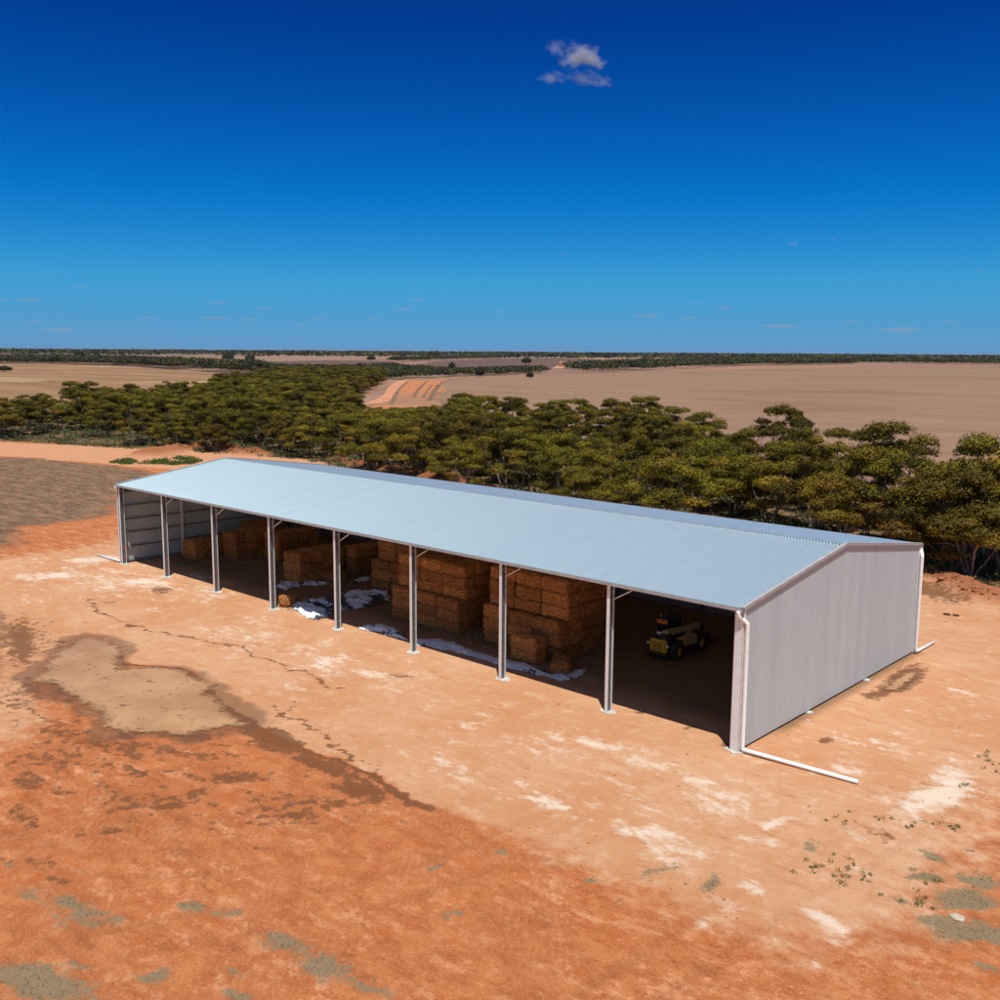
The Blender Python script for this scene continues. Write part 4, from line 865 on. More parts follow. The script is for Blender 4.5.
def curve(p0, p1, sag, n=6):
    p0, p1 = np.array(p0, float), np.array(p1, float); out = []
    for i in range(n+1):
        t = i/n; p = p0+(p1-p0)*t; p = p + np.array([0, 0, 1.0])*sag*math.sin(PI*t)*0.5 + rs_wig(i, t); out.append(p)
    return out
_w = random.Random(5)
def rs_wig(i, t): k = math.sin(PI*t)*0.22; return np.array([_w.uniform(-k, k), _w.uniform(-k, k), _w.uniform(-k, k)*.5])
def mallee(seed, h, Rr, nst, ncl, per, ln, wd, dome=0.40, low=7, gap=0.0, rustp=0.15):
    rs = np.random.RandomState(seed); r = random.Random(seed)
    pts = []
    tries = 0
    while len(pts) < ncl and tries < 4000:
        tries += 1
        q = Rr*math.sqrt(r.random()); a = r.uniform(0, 2*PI)
        x, y = q*math.cos(a), q*math.sin(a)
        if all((x-p[0])**2+(y-p[1])**2 > (Rr*0.235)**2 for p in pts):
            pts.append((x, y, h*(0.90-dome*(q/Rr)**2)+r.uniform(-.13, .06)*h, 1))
    for _ in range(low):
        q = Rr*r.uniform(.35, .85); a = r.uniform(0, 2*PI); pts.append((q*math.cos(a), q*math.sin(a), h*r.uniform(.20, .56), 0))
    mb = MB(); nodes = []
    for s in range(nst):
        a = 2*PI*(s+r.random()*.7)/nst; ln_ = r.uniform(.12, .34)*Rr*2
        top = np.array([math.cos(a)*ln_, math.sin(a)*ln_, h*r.uniform(.40, .56)])
        b0 = np.array([math.cos(a)*.22, math.sin(a)*.22, -0.15]); P = curve(b0, top, .25, 7)
        r0 = r.uniform(.11, .19)*h/10
        mb.tube(P, [r0*(1-.5*i/7) for i in range(8)], 7); nodes += [(P[-1], r0*.5), (P[5], r0*.62), (P[4], r0*.66)]
    Vs, Fs, Ts, Us = [], [], [], []; off = 0
    for (x, y, z, k) in pts:
        c = np.array([x, y, z]); a = Rr*r.uniform(.24, .36)*(1 if k else .85)
        nd = min(nodes, key=lambda q: np.linalg.norm((q[0]-c)*np.array([1, 1, .6])) + (4 if q[0][2] > z-.3 else 0))
        P = curve(nd[0], c+np.array([0, 0, -a*.2]), .3, 5); mb.tube(P, [max(.012, nd[1]*(.62-.1*i)) for i in range(6)], 5)
        for q in range(3):                        # twigs spreading under the clump
            aa = r.uniform(0, 2*PI); e = c+np.array([math.cos(aa)*a*.7, math.sin(aa)*a*.7, a*.1]); mb.tube([P[3], P[4], e], [.03, .025, .01], 4)
        t0 = r.uniform(.22, .92) if k else r.uniform(.1, .45); u0 = r.uniform(.75, 1.0) if r.random() < rustp else r.uniform(0, .5)
        nsub = 3 if k else 2
        for q in range(nsub):
            cc = c + np.array([r.uniform(-.5, .5)*a, r.uniform(-.5, .5)*a, r.uniform(-.15, .15)*a])
            V, Fq, T, U = clump(rs, cc, a*r.uniform(.65, .95), r.uniform(.58, .84), int(per*(a/1.4)**2/nsub)+10, ln, wd, t0, u0)
            Vs.append(V); Fs.append(Fq+off); Ts.append(T); Us.append(U); off += len(V)
    me = mesh_np('crown', np.concatenate(Vs), np.concatenate(Fs)); attr(me, 'tone', np.concatenate(Ts)); attr(me, 'rust', np.concatenate(Us)); me.materials.append(M['leaf'])
    bt = mb.build('trunk', M['bark'], smooth=True); tm = bt.data; bpy.data.objects.remove(bt)
    return tm, me
SPEC = [  # seed, height, crown radius, stems, clumps, leaves, kind
    (1, 11.5, 4.6, 4, 24, 620, 'broad domed'), (2, 10.5, 4.2, 3, 20, 640, 'domed'), (3, 9.5, 3.9, 4, 18, 620, 'rounded'), (4, 11.0, 3.6, 3, 15, 660, 'umbrella topped'),
    (5, 9.0, 4.3, 5, 20, 560, 'spreading'), (6, 10.0, 3.4, 3, 14, 680, 'upright'), (7, 8.0, 3.5, 4, 15, 600, 'low bushy'), (8, 12.0, 4.4, 4, 20, 640, 'tall open'), (9, 9.5, 4.0, 4, 17, 640, 'rusty topped'), (10, 8.5, 3.0, 3, 12, 600, 'small')]
PROTO = []
for (s, h, rr, ns, nc, per, kd) in SPEC:
    tm, cm = mallee(s, h, rr, ns, nc, per*1.9, 0.25, 0.125, dome=.56 if kd != 'umbrella topped' else .34, low=6 if kd in ('low bushy', 'spreading', 'rounded', 'small', 'rusty topped') else 3, rustp=.45 if kd == 'rusty topped' else .06)
    PROTO.append((tm, cm, h, rr, kd))
rs = np.random.RandomState(99); Vs, Fs, Ts, Us = [], [], [], []; off = 0
for q in range(7):                                 # a close-grown round tree, as they stand alone in the fields
    aa = q*2*PI/6; c_ = np.array([math.cos(aa)*1.7, math.sin(aa)*1.7, 3.6]) if q < 6 else np.array([0, 0, 5.0])
    V, Fq, T, U = clump(rs, c_, 2.4, .95, 900, .55, .36, .12, .2, .8); Vs.append(V); Fs.append(Fq+off); Ts.append(T); Us.append(U); off += len(V)
me = mesh_np('crown', np.concatenate(Vs), np.concatenate(Fs)); attr(me, 'tone', np.concatenate(Ts)); attr(me, 'rust', np.concatenate(Us)); me.materials.append(M['scrub'])
bt = MB().tube([(0, 0, -.1), (.1, .05, 2.0), (0, .1, 4.0)], [.28, .2, .1], 8).build('trunk', M['bark'], smooth=True); tm = bt.data; bpy.data.objects.remove(bt)
PROTO.append((tm, me, 7.4, 4.0, 'round'))
def project(p):
    d = np.asarray(p)-CAM; q = d@fw; return 500+F_PX*(d@r2)/q, 500-F_PX*(d@u2)/q, q
# placement: hand-set skyline and front trees first, then the body of the belt
FIX = []   # x, y, height, proto
for (u, dist, h, pr) in [(985, 106, 12.4, 0), (1035, 108, 11.5, 7), (885, 124, 12.3, 0), (850, 130, 11.0, 1), (905, 112, 10.5, 5), (800, 140, 10.8, 7), (783, 152, 12.2, 3), (760, 146, 9.6, 1), (735, 150, 9.3, 2), (700, 178, 9.8, 0), (672, 186, 10.4, 1), (655, 176, 9.0, 3),
                         (640, 205, 11.0, 3), (612, 206, 10.6, 0), (578, 220, 9.6, 3), (556, 222, 9.3, 3), (511, 226, 9.6, 3), (490, 236, 9.4, 3), (440, 222, 9.0, 4), (405, 250, 9.0, 4), (80, 298, 10.9, 3), (93, 305, 10.6, 3), (137, 318, 9.4, 3), (45, 275, 8.6, 3), (225, 350, 10.2, 4), (185, 335, 9.6, 3), (5, 248, 7.4, 6), (240, 226, 10.4, 4),
                         (960, 100, 10.2, 4), (1005, 101, 9.2, 6), (925, 108, 8.2, 6), (945, 101, 7.6, 9), (975, 97, 8.0, 8), (840, 111, 8.6, 8), (815, 116, 9.2, 5), (770, 122, 8.8, 8), (735, 128, 8.6, 8), (700, 132, 8.8, 2), (662, 135, 7.6, 8), (640, 139, 8.4, 6), (600, 142, 8.4, 5), (570, 146, 8.8, 6), (545, 150, 8.2, 4), (510, 156, 9.6, 1), (475, 162, 9.6, 0), (445, 170, 9.0, 1), (420, 172, 9.2, 5), (385, 178, 8.2, 6), (345, 186, 8.4, 2), (312, 190, 8.6, 1), (285, 198, 8.4, 6), (262, 205, 8.0, 2)]:
    d = ray(u, 500); d = d[:2]/np.linalg.norm(d[:2]); FIX.append((CAM[0]+d[0]*dist, CAM[1]+d[1]*dist, h, pr))
placed = []; grid = {}
def free(x, y, md):
    g0, g1 = int(x//11), int(y//11)
    for i in (-1, 0, 1):
        for j in (-1, 0, 1):
            for (a_, b_) in grid.get((g0+i, g1+j), ()):
                if (a_-x)**2+(b_-y)**2 < md*md: return False
    return True
def put(x, y): grid.setdefault((int(x//11), int(y//11)), []).append((x, y))
for (x, y, h, pr) in FIX: placed.append((x, y, h, pr)); put(x, y)
lo_, hi_ = BELT.min(0), BELT.max(0)
rb = random.Random(11)
cand = np.array([[rb.uniform(lo_[0], hi_[0]), rb.uniform(lo_[1], hi_[1])] for _ in range(60000)])
ins = poly_sd(cand[:, 0], cand[:, 1], BELT) > 0.5
clear = fbm(cand[:, 0]/22, cand[:, 1]/22, 201, 3)
for (x, y), ok, cl in zip(cand, ins, clear):
    if not ok or cl < 0.33 or len(placed) > 1400: continue
    if free(x, y, rb.choice((6.4, 8.0, 10.2)) if cl > .46 else 13):
        placed.append((x, y, None, None)); put(x, y)
placed.sort(key=lambda q: (q[0]-CAM[0])**2+(q[1]-CAM[1])**2)
def seen(x, y):
    u, v, q = project((x, y, 5)); return q > 0 and -70 < u < 1070
trees, rest = [], []
for t_ in placed:
    x, y, h, pr = t_
    if not seen(x, y): continue
    u_ = project((x, y, 0))[0]; far_ = math.hypot(x-CAM[0], y-CAM[1]); cap_h = 19.77-.054*far_
    if 352 < u_ < 458 and far_ > 150 and cap_h < 4.6: continue
    if h is None and 908 < u_ < 952 and far_ > 108: continue
    dist = math.hypot(x-CAM[0], y-CAM[1]); sp_ = vnoise(np.array([x/30]), np.array([y/30]), 77)[0]
    if h is None:
        pr = rb.choice([0, 1, 1, 2, 2, 4, 4, 5, 6, 6, 8, 9, 9, 2]); h = (7.1+2.6*sp_)*rb.uniform(.72, 1.16)
        if u_ < 60: h *= .85
    if 352 < u_ < 458 and far_ > 150: h = min(h, cap_h)
    (trees if len(trees) < 288 else rest).append((x, y, h, pr, dist))
def sector(u):
    for lim, nm in ((90, 'at the far left edge'), (170, 'left of the shed'), (250, 'behind the left gable'), (340, 'behind the left roof end'), (430, 'behind the left roof half'), (520, 'behind the middle roof'), (610, 'behind the roof past middle'),
                    (700, 'behind the right roof half'), (790, 'behind the right roof part'), (870, 'behind the right roof end'), (935, 'behind the far downpipe')):
        if u < lim: return nm
    return 'right of the grey gable'
ROWS = ['front row', 'second row', 'middle row', 'back row']
front_line = np.array([(60, 44), (14, 46), (-10, 49), (-50, 51), (-92, 60), (-125, 68), (-140, 64), (-179, 51), (-205, 42), (-262, 38)])
fd = line_d(np.array([q[0] for q in trees]), np.array([q[1] for q in trees]), front_line)
cells = {}
for q, f_ in zip(trees, fd):
    u = project((q[0], q[1], 4))[0]; rw = 0 if f_ < 9 else (1 if f_ < 20 else (2 if f_ < 42 else 3))
    cells.setdefault((sector(u), rw), []).append((u, q))
def inst_tree(x, y, h, pr, label, group, rz=None, wide=1.0, name='mallee_tree', cat='tree'):
    tm, cm, ph, prr, kd = PROTO[pr]; s = h/(ph*0.98)
    o = thing(name, label, cat, (x, y, -0.05), rb.uniform(0, 2*PI) if rz is None else rz, group); k = wide*rb.uniform(.92, 1.1)
    o.scale = (s*k, s*k, s)
    for nm, me in (('trunk', tm), ('crown', cm)):
        c = bpy.data.objects.new(nm, me); C.objects.link(c); c.parent = o
    return o
for (sn, rw), L in cells.items():
    L.sort(key=lambda q: q[0])
    for i, (u, (x, y, h, pr, dist)) in enumerate(L):
        pos = 'the only one' if len(L) == 1 else ('leftmost' if i == 0 else ('rightmost' if i == len(L)-1 else (ORD[i]+' from left' if i < len(ORD) else 'far along')))
        inst_tree(x, y, h, pr, '%s olive tree, %s, %s, %s' % (PROTO[pr][4], ROWS[rw], sn, pos), 'mallee trees of the belt behind the shed', wide=1.2 + (.12 if h < 8 else 0))
# woodland beyond the individually placed trees, and scrub bands out to the horizon: one mass
def mass(name, items, label, seed, mat_, t_lo, t_hi, flat_):
    rs = np.random.RandomState(seed); Vs, Fs, Ts, Us = [], [], [], []; off = 0
    for (x, y, h, wd_, n, size) in items:
        k = max(1, int(3 + (wd_/3))) if n > 30 else 1; tt = rs.uniform(t_lo, t_hi); uu = rs.uniform(.75, .95) if rs.random() < .10 else rs.uniform(0, .6)
        for q in range(k):
            aa = rs.uniform(0, 2*PI); rr = wd_*.5*math.sqrt(rs.random()) if k > 1 else 0
            c = np.array([x+math.cos(aa)*rr, y+math.sin(aa)*rr, h*(.60 if k > 1 else .5)+h*.24*rs.random()])
            a = wd_*(.34 if k > 1 else .5); fl = min(1.2, h*(flat_ if k > 1 else .5)/a)
            sz = size
            V, Fq, T, U = clump(rs, c, a, fl, max(6, n//k), sz, sz*.75, tt+rs.uniform(-.12, .12), uu, .45 if k > 1 else .7)
            Vs.append(V); Fs.append(Fq+off); Ts.append(T); Us.append(U); off += len(V)
    me = mesh_np(name, np.concatenate(Vs), np.concatenate(Fs)); attr(me, 'tone', np.concatenate(Ts)); attr(me, 'rust', np.concatenate(Us))
    return tag(link(name, me, mat_), label, kind='stuff')
def scatter(poly, n, hh, wd_, cards_, s, sz_, name_=''):
    P = at2(poly); r_ = random.Random(s); lo, hi = P.min(0), P.max(0); pts = np.array([[r_.uniform(lo[0], hi[0]), r_.uniform(lo[1], hi[1])] for _ in range(n*30)])
    dn = fbm(pts[:, 0]/70, pts[:, 1]/70, s, 3)
    ok = (poly_sd(pts[:, 0], pts[:, 1], P) > 0) & (dn > .40); sel = pts[ok][:n]
    print(name_, len(sel)); return [(x, y, hh*r_.uniform(.6, 1.2), wd_*r_.uniform(.7, 1.3), cards_, sz_) for x, y in sel]
for (x, y, h, wd_, n_, z_) in scatter([(262, 391), (262, 380), (300, 374), (345, 375), (385, 378), (376, 386), (356, 397), (320, 399)], 400, 7.5, 8.0, 260, 301, .8, 'mid'):
    rest.append((x, y, h, rb.choice([0, 1, 2, 4, 5, 6, 8, 9]), 0))
lib = bpy.data.collections.new('crowns')          # not linked to the scene: the kinds the woodland is planted with
for k, (tm, cm, ph, prr, kd) in enumerate(PROTO[:10]):
    bm = bmesh.new(); bm.from_mesh(tm); nf = len(bm.faces); bm.from_mesh(cm)
    for i_, f in enumerate(bm.faces): f.material_index = 0 if i_ < nf else 1
    me = bpy.data.meshes.new('woodland_tree_%02d' % k); bm.to_mesh(me); bm.free(); me.materials.append(M['bark']); me.materials.append(M['leaf'])
    lib.objects.link(bpy.data.objects.new('woodland_tree_%02d' % k, me))
wm = bpy.data.meshes.new('dense_woodland'); wm.from_pydata([(q[0], q[1], -.05) for q in rest], [], [])
def vattr(nm, ty, vals, key):
    a_ = wm.attributes.new(nm, ty, 'POINT'); a_.data.foreach_set(key, np.asarray(vals, np.int32 if ty == 'INT' else np.float32).ravel())
vattr('kind', 'INT', [q[3] for q in rest], 'value')
vattr('turn', 'FLOAT_VECTOR', [(0, 0, rb.uniform(0, 6.28)) for q in rest], 'vector')
vattr('size', 'FLOAT_VECTOR', [(lambda s_, k_: (s_*k_, s_*k_, s_))(q[2]/(PROTO[q[3]][2]*.98), rb.uniform(1.15, 1.5)) for q in rest], 'vector')
wo = link('dense_woodland', wm, None); tag(wo, 'far depths of the tree belt where crowns run together', kind='stuff')
ng = bpy.data.node_groups.new('plant woodland', 'GeometryNodeTree')
ng.interface.new_socket('Geometry', in_out='INPUT', socket_type='NodeSocketGeometry'); ng.interface.new_socket('Geometry', in_out='OUTPUT', socket_type='NodeSocketGeometry')
gi, go = N(ng, 'NodeGroupInput'), N(ng, 'NodeGroupOutput'); ci = N(ng, 'GeometryNodeCollectionInfo'); ci.inputs['Collection'].default_value = lib
ci.inputs['Separate Children'].default_value = True; ci.inputs['Reset Children'].default_value = True
ip = N(ng, 'GeometryNodeInstanceOnPoints'); ip.inputs['Pick Instance'].default_value = True
def named(nm, ty):
    n = N(ng, 'GeometryNodeInputNamedAttribute', data_type=ty); n.inputs['Name'].default_value = nm; return n.outputs['Attribute']
ng.links.new(gi.outputs[0], ip.inputs['Points']); ng.links.new(ci.outputs[0], ip.inputs['Instance']); ng.links.new(named('kind', 'INT'), ip.inputs['Instance Index'])
ng.links.new(named('turn', 'FLOAT_VECTOR'), ip.inputs['Rotation']); ng.links.new(named('size', 'FLOAT_VECTOR'), ip.inputs['Scale']); ng.links.new(ip.outputs[0], go.inputs[0])
wo.modifiers.new('woodland', 'NODES').node_group = ng
items = []
#, (300, 374), (345, 376), (395, 380), (390, 388), (378, 400), (330, 400)], 700, 7.0, 8.0, 220, 301, .9, 'mid')
items += scatter([(-100, 362), (60, 361), (130, 363), (200, 367), (262, 371), (262, 376), (200, 371.3), (130, 366.3), (60, 364), (-100, 364)], 2600, 9, 12, 70, 303, 2.0, 'leftband')
items += scatter([(262, 378), (262, 368.5), (330, 371), (395, 368), (440, 374), (480, 373.5), (500, 372.6), (540, 371.5), (545, 373.6), (500, 375.5), (430, 377.7), (400, 380)], 1500, 5.5, 9, 80, 305, 1.5, 'midband')
items += scatter([(540, 371.5), (600, 368.8), (640, 366.3), (700, 362.5), (760, 361), (858, 361.5), (852, 364.8), (800, 365), (745, 365.6), (690, 368.6), (640, 371), (600, 373)], 3400, 9, 15, 60, 307, 2.4, 'right')
items += scatter([(858, 362.2), (1000, 362.8), (1250, 365.4), (1250, 368), (1000, 364.5), (930, 363.9), (858, 363.4)], 1700, 9, 17, 50, 309, 3.2, 'farright')
items += scatter([(392, 361.2), (440, 359.4), (500, 357.6), (500, 358.6), (440, 360.4), (394, 362.4)], 500, 8, 14, 40, 311, 2.6, 'hedge')
for k, (v0, v1, n) in enumerate([(350.6, 352.6, 1500), (353.6, 354.6, 220), (349.4, 350.4, 1500)]):
    a_ = lambda u, v: (u, v + 0.0066*u*0.98)
    items += scatter([a_(-120, v0), a_(500, v0), a_(1120, v0), a_(1120, v1), a_(500, v1), a_(-120, v1)], n, 13, 60, 16, 320+k, 12, 'hor')
items += scatter([(640, 357.5), (760, 358.2), (1100, 360), (1100, 361), (760, 360), (640, 359)], 260, 11, 26, 24, 331, 6, 'r2')
mass('distant_woodland', items, 'dark scrub and woodland bands between the far fields and the horizon', 6, M['scrub'], .0, .8, .30)
# solitary trees far off
SOLO = [(480, 377.8, 11, 9, 'dark round bushy tree at the far edge of the stubble field', 6), (452, 371.6, 9, 7, 'smaller dark tree left of the dark round one near the field edge', 6), (526.5, 364.2, 6.5, 10, 'dark spreading tree alone on the mauve ploughed field', 4),
        (530, 378.8, 7, 7, 'small dark bush standing at the top edge of the stubble field', 6), (371, 361, 5, 9, 'round dark tree alone left of the ploughed field', 6), (595, 356.3, 3.5, 5, 'tiny dark tree on the pale far strip, left one of a pair', 4), (606, 358.8, 4.5, 7, 'tiny dark tree on the pale far strip, right one of a pair', 4),
        (97, 357.5, 5.5, 5, 'dark pointed tree rising above the left scrub band', 5), (228, 360.5, 6.5, 12, 'spreading tree above the scrub band at left', 4), (4, 371.6, 5, 14, 'dark bush at the left edge of the straw field', 6), (250, 361, 6, 9, 'round tree right of the spreading one above the scrub', 4), (551, 357.6, 3, 14, 'low flat thicket on the far pale strip', 6)]
for (u, v, hp, wp, lab, pr) in SOLO:
    p = at(u, v); d = np.linalg.norm(p-CAM); h = hp*d/F_PX*1.08
    pr = 10; o = inst_tree(p[0], p[1], h, pr, lab, None); k = (wp*d/F_PX)/(2.0*4.0); o.scale = (k, k, o.scale[2])
# undergrowth beneath the belt, weeds, dead weed mats: nobody could count them
def tufts(name, pts, hs_, per, ln, wd_, mat_, label, seed, tone=(.2, .8)):
    rs = np.random.RandomState(seed); Vs, Fs, Ts, Us = [], [], [], []; off = 0
    for (x, y, z), h in zip(pts, hs_):
        n = per; c = np.array([x, y, z]); d = rs.normal(size=(n, 3)); d[:, 2] = np.abs(d[:, 2]); d /= np.linalg.norm(d, axis=1, keepdims=True)
        cen = c + d*rs.random((n, 1))**.5*np.array([h*1.1, h*1.1, h]); tn = rs.uniform(*tone)
        V, Fq, T, U = cards(cen, d+rs.normal(size=(n, 3))*.7, ln*min(1.6, max(.5, h/.6)), wd_*min(1.6, max(.5, h/.6)), rs, np.clip(tn+rs.normal(size=n)*.2, 0, 1), np.clip(rs.normal(size=n)*.2+.3, 0, 1))
        Vs.append(V); Fs.append(Fq+off); Ts.append(T); Us.append(U); off += len(V)
    me = mesh_np(name, np.concatenate(Vs), np.concatenate(Fs)); attr(me, 'tone', np.concatenate(Ts)); attr(me, 'rust', np.concatenate(Us))
    return tag(link(name, me, mat_), label, kind='stuff')
def plant_mat(name, c1, c2, c3):
    m, t, b = newmat(name); setb(b, rough=0.8, spec=0.15); tone = ATTR(t, 'tone'); rust = ATTR(t, 'rust')
    col = MIXC(t, tone, c1, c2); col = MIXC(t, RANGE(t, rust, .55, .9), col, c3); t.links.new(col, b.inputs['Base Color']); return m
M['under'] = plant_mat('saltbush undergrowth', (0.045, 0.060, 0.022), (0.120, 0.135, 0.060), (0.15, 0.125, 0.055))
M['weed'] = plant_mat('green weeds', (0.05, 0.085, 0.018), (0.11, 0.15, 0.035), (0.15, 0.14, 0.05))
M['dead'] = plant_mat('dead grey weeds', (0.16, 0.13, 0.08), (0.36, 0.30, 0.2), (0.24, 0.17, 0.09))
def gheight(x, y):
    i = np.clip(np.searchsorted(GX, x), 0, nx_-1); j = np.clip(np.searchsorted(GY, y), 0, ny_-1); return gz.reshape(nx_, ny_)[i, j]
def sample(n, box, fn, seed):
    rs = np.random.RandomState(seed); x = rs.uniform(box[0], box[1], n); y = rs.uniform(box[2], box[3], n); k = rs.random(n) < fn(x, y); x, y = x[k], y[k]
    return np.stack([x, y, gheight(x, y)], 1), rs
pts, rs = sample(42000, (-285, 30, 34, 185), lambda x, y: (poly_sd(x, y, BELT) > -2.5)*(0.25+.75*sstep(.40, .56, fbm(x/6, y/6, 401, 3))), 41)
tufts('undergrowth', pts, .3+1.0*rs.random(len(pts))**2, 18, .30, .15, M['under'], 'grey green saltbush and grass under the tree belt', 42)
WEED = at2([(110, 463), (130, 460), (160, 459), (190, 458), (202, 461), (185, 466), (150, 464), (125, 464.5)])
pts, rs = sample(6000, (WEED[:, 0].min(), WEED[:, 0].max(), WEED[:, 1].min(), WEED[:, 1].max()), lambda x, y: (poly_sd(x, y, WEED) > 0)*sstep(.45, .62, fbm(x/3, y/3, 403))*.45, 43)
tufts('weeds', pts, .25+.5*rs.random(len(pts)), 12, .30, .13, M['weed'], 'bright green weeds along the far dirt track', 44)
ctr = [(815, 868, 7), (852, 880, 5), (855, 869, 4), (868, 880, 4), (888, 820, 4), (985, 756, 6), (910, 826, 4), (938, 827, 6), (957, 829, 3), (968, 784, 4), (932, 882, 5), (838, 863, 4), (845, 820, 5), (995, 768, 5), (900, 900, 4), (920, 902, 6)]
L = []
rs = np.random.RandomState(45)
for (u, v, n) in ctr:
    p = at(u, v); L += [(p[0]+rs.normal()*.35, p[1]+rs.normal()*.35, 0) for _ in range(n)]
pts = np.array(L); pts[:, 2] = gheight(pts[:, 0], pts[:, 1])
tufts('weeds', pts, .07+.13*rs.random(len(pts)), 22, .16, .07, M['weed'], 'small green weeds sprouting in the damp earth at right', 46)
pts, rs = sample(90000, (-26, 22, -40, 6), lambda x, y: sstep(.62, 1.1, patch(MATS, x, y)+1.4*(fbm(x*2.2, y*2.2, 405)-.5))*.75, 47)
tufts('dead_weeds', pts, .04+.13*rs.random(len(pts))**2, 5, .13, .04, M['dead'], 'grey mats of dead weed on the red earth in the foreground', 48)
pts, rs = sample(70000, (-190, -60, -20, 52), lambda x, y: sstep(-1, 2, np.maximum(poly_sd(x, y, FIELD), poly_sd(x, y, FIELD2)-.5))*sstep(.40, .60, fbm(x/4, y/1.6, 407, 4))*.6, 49)
tufts('dry_stubble', pts, .07+.42*rs.random(len(pts))**3, 5, .24, .07, M['dead'], 'dry brown stubble on the field left of the shed', 50)
sb = np.array([(o.location.x, o.location.y) for o in bpy.data.objects if o.name.startswith('straw_bale') and o.location.z < .1 and o.users_collection])
rs = np.random.RandomState(60); k_ = rs.randint(0, len(sb), 5000); lp = sb[k_]+rs.normal(size=(5000, 2))*np.array([1.5, 1.1]); lp = lp[(lp[:, 1] > .6) & (lp[:, 1] < 22.5) & (lp[:, 0] > -63.5) & (lp[:, 0] < -.6)]
tufts('loose_straw', np.column_stack([lp, np.full(len(lp), .01)]), np.full(len(lp), .05), 3, .5, .1, M['dead'], 'loose straw littering the shed floor round the bales', 61, (.5, 1))
# clods and stones lying about the yard
M['clod'] = noise_mat('red earth clods', (0.26, 0.085, 0.03), (0.44, 0.18, 0.08), 6, 0.95)
def clods(pts, rad, name, label, seed, mat_):
    rs = np.random.RandomState(seed); bm = bmesh.new(); bmesh.ops.create_icosphere(bm, subdivisions=1, radius=1); base = np.array([v.co[:] for v in bm.verts]); fc = np.array([[v.index for v in f.verts] for f in bm.faces]); bm.free()
    Vs, Fs = [], []
    for k, (p, r_) in enumerate(zip(pts, rad)):
        Vs.append(base*(1+rs.normal(size=(len(base), 1))*.18)*np.array([r_*rs.uniform(.8, 1.4), r_*rs.uniform(.8, 1.3), r_*.6])+p); Fs.append(fc+k*len(base))
    return tag(link(name, mesh_np(name, np.concatenate(Vs), np.concatenate(Fs)), mat_), label, kind='stuff')
pts, rs = sample(22000, (-60, 24, -38, 45), lambda x, y: sstep(.5, .75, fbm(x/3, y/3, 411))*.6*((np.maximum(np.maximum(x-.5, -64.5-x), np.maximum(-1-y, y-23.5)) > 0)), 51)
clods(pts, (.012+.06*rs.random(len(pts))**5), 'earth_clods', 'small clods and grit scattered over the red yard', 52, M['clod'])
pts, rs = sample(9000, (-6, 30, 34, 56), lambda x, y: sstep(3.0, .3, line_d(x, y, BANKP[0][0]))*.5, 53)
clods(pts, .06+.22*rs.random(len(pts))**3, 'earth_clods', 'red clods on the bank of pushed up earth behind the shed', 54, M['clod'])
p = at(957, 919); M['stone'] = noise_mat('pale limestone', (0.40, 0.33, 0.25), (0.54, 0.46, 0.37), 5, .9, bump=.4)
M['dark stone'] = noise_mat('dark earth lump', (0.05, 0.03, 0.02), (0.10, 0.06, 0.04), 5, .9)
def stone(u, v, r_, lab, seed, mt='stone'):
    rs = np.random.RandomState(seed); bm = bmesh.new(); bmesh.ops.create_icosphere(bm, subdivisions=3, radius=1)
    for q in bm.verts:
        n = fbm(np.array([q.co.x*1.4+seed]), np.array([q.co.y*1.4+q.co.z]), seed)[0]; q.co = Vector((q.co.x*1.3, q.co.y, max(-.3, q.co.z*.6)))*r_*(.75+.6*n)
    me = bpy.data.meshes.new('stone'); bm.to_mesh(me); bm.free(); o = link('stone', me, M[mt]); q = at(u, v); o.location = (q[0], q[1], .02); return tag(o, lab, 'stone')
stone(957, 918, .2, 'large pale limestone lump in the grey weed mat at lower right', 3)
stone(808, 721, .10, 'pale stone on the bare ground beside the gable wall', 5)
# two clods casting little shadows right of the far downpipe
stone(947, 615, .2, 'small dark lump left of a pair on the earth behind the shed', 7, 'dark stone'); stone(956, 616, .2, 'small dark lump right of a pair on the earth behind the shed', 9, 'dark stone')

# ------------------------------------------------------------------ clouds
def cloud_mat(name, dens, col, scale, seed):
    m = bpy.data.materials.new(name); m.use_nodes = True; t = m.node_tree; t.nodes.clear()
    o = N(t, 'ShaderNodeOutputMaterial'); pv = N(t, 'ShaderNodeVolumePrincipled'); pv.inputs['Color'].default_value = (*col, 1); pv.inputs['Anisotropy'].default_value = 0.0
    tc = N(t, 'ShaderNodeTexCoord'); ln = N(t, 'ShaderNodeVectorMath', operation='LENGTH'); t.links.new(tc.outputs['Object'], ln.inputs[0])
    mp = N(t, 'ShaderNodeMapping'); mp.inputs['Location'].default_value = (seed, seed*1.7, 0); t.links.new(tc.outputs['Object'], mp.inputs[0])
    n = NOISE(t, mp.outputs[0], scale, 5, .6)
    f = MATH(t, 'SUBTRACT', MATH(t, 'MULTIPLY_ADD', n, 1.9, -0.35), ln.outputs['Value'], clamp=True)
    d = MATH(t, 'MULTIPLY', f, dens); t.links.new(d, pv.inputs['Density']); t.links.new(pv.outputs[0], o.inputs['Volume']); return m
def puff(u, v, dist, w_px, h_px, mat_, name, parent=None, ang=0.0):
    d = ray(u, v); d = d/np.linalg.norm(d); p = CAM+d*dist; s = dist/F_PX
    bm = bmesh.new(); bmesh.ops.create_icosphere(bm, subdivisions=3, radius=1.0); me = bpy.data.meshes.new(name); bm.to_mesh(me); bm.free()
    o = link(name, me, mat_); o.location = p if parent is None else Vector(p)-parent.location
    o.scale = (w_px*s/2, max(w_px, h_px)*s/2*.8, h_px*s/2); o.rotation_euler = (0, ang, -YAW)
    if parent: o.parent = parent
    return o
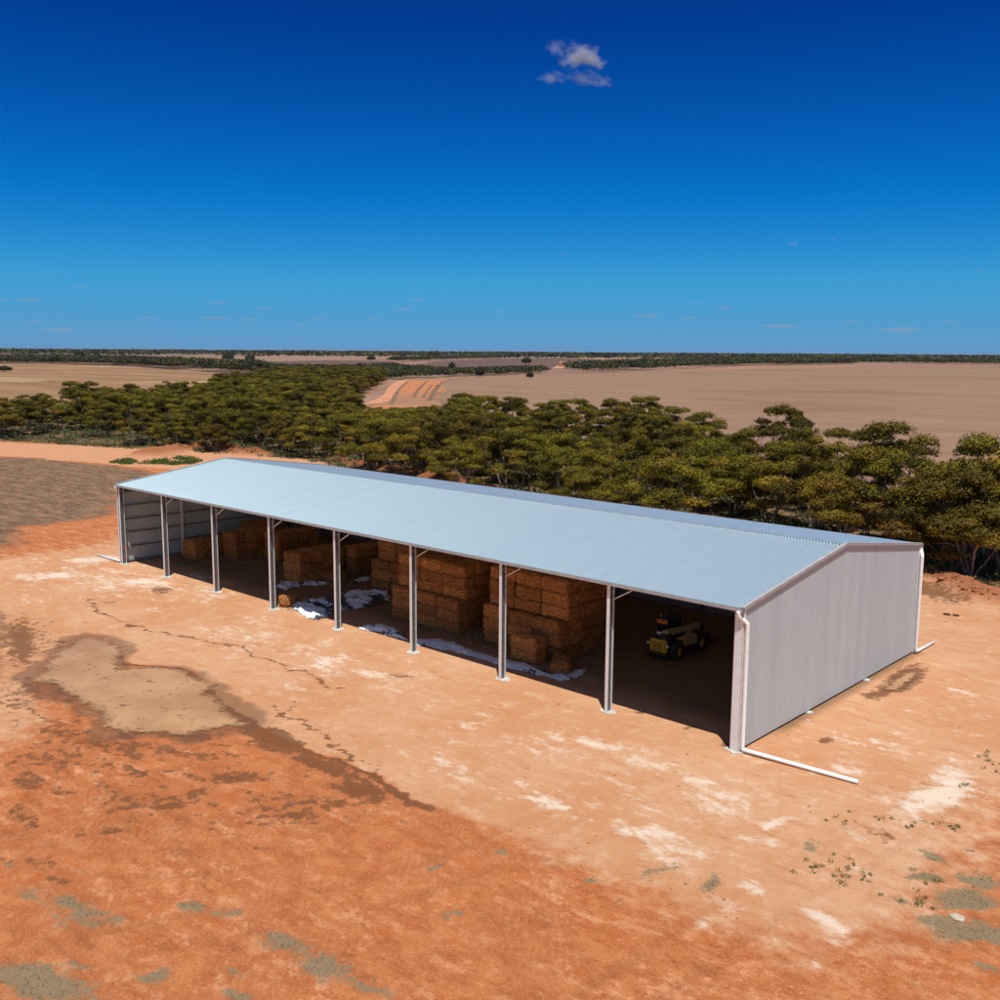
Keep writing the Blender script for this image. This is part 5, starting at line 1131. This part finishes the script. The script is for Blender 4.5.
D0 = 3200; dd = ray(578, 62); dd /= np.linalg.norm(dd); cp = CAM+dd*D0
cl = thing('cloud', 'small white puffy cloud high in the deep blue sky', 'cloud', cp)
MC = cloud_mat('cloud vapour', 0.06, (1, .98, 1), 1.8, 3.0); MC2 = cloud_mat('thin cloud vapour', 0.022, (.95, .97, 1), 2.0, 9.0)
puff(578, 57, D0, 52, 36, MC, 'cloud_puff', cl, -.2); puff(591, 60, D0, 38, 22, MC, 'cloud_puff', cl, .3); puff(585, 79, D0, 56, 20, MC2, 'cloud_wisp', cl, .15); puff(604, 82, D0, 26, 16, MC2, 'cloud_wisp', cl, .1); puff(556, 48, D0, 30, 24, MC2, 'cloud_wisp', cl, .2); puff(552, 78, D0, 40, 18, MC2, 'cloud_wisp', cl)
MC3 = cloud_mat('dusky low cloud', 0.008, (.72, .77, .92), 1.5, 5.0)
LOW = [(793, 244, 14, 6), (834, 239, 8, 5), (563, 254, 10, 5), (980, 270, 10, 7), (30, 300, 30, 6), (5, 300, 14, 5), (80, 287, 16, 5), (218, 303, 24, 6), (36, 322, 26, 5), (150, 318, 22, 5), (215, 318, 34, 5), (249, 319, 24, 5), (264, 309, 20, 5), (318, 318, 18, 5), (300, 325, 20, 5), (374, 319, 18, 5), (417, 300, 22, 5), (404, 309, 26, 5), (648, 316, 30, 8), (724, 308, 22, 6), (690, 318, 26, 5), (697, 303, 14, 5), (850, 322, 24, 5), (950, 322, 20, 5), (60, 330, 40, 6), (780, 326, 44, 6), (500, 312, 20, 4), (900, 330, 50, 6)]
for k, (u, v, w_, h_) in enumerate(LOW):
    o = puff(u, v, 9000, w_*1.3, h_*1.2, MC3, 'cloud')
    tag(o, ('tiny dusky flat cloud low over the horizon' if v > 280 else 'tiny mauve cloud alone in the sky right of centre') if k > 3 else ['largest tiny mauve cloud above the right field', 'tiny mauve cloudlet just right of the largest mauve one', 'faint tiny cloudlet near the middle of the sky', 'tiny mauve cloud at the right edge of the sky'][k], 'cloud', 'small dusky clouds over the horizon')

# ------------------------------------------------------------------ the air
hz = MB().box(-30000, 30000, -30000, 30000, -2.0, 26.0).build('haze', None)
m = bpy.data.materials.new('pale air'); m.use_nodes = True; t = m.node_tree; t.nodes.clear(); o_ = N(t, 'ShaderNodeOutputMaterial'); pv = N(t, 'ShaderNodeVolumePrincipled')
pv.inputs['Color'].default_value = (.80, .90, 1.0, 1); pv.inputs['Density'].default_value = 1.6e-5; pv.inputs['Anisotropy'].default_value = 0.2; t.links.new(pv.outputs[0], o_.inputs['Volume'])
hz.data.materials.append(m); tag(hz, 'thin blue air over the far fields', kind='stuff')
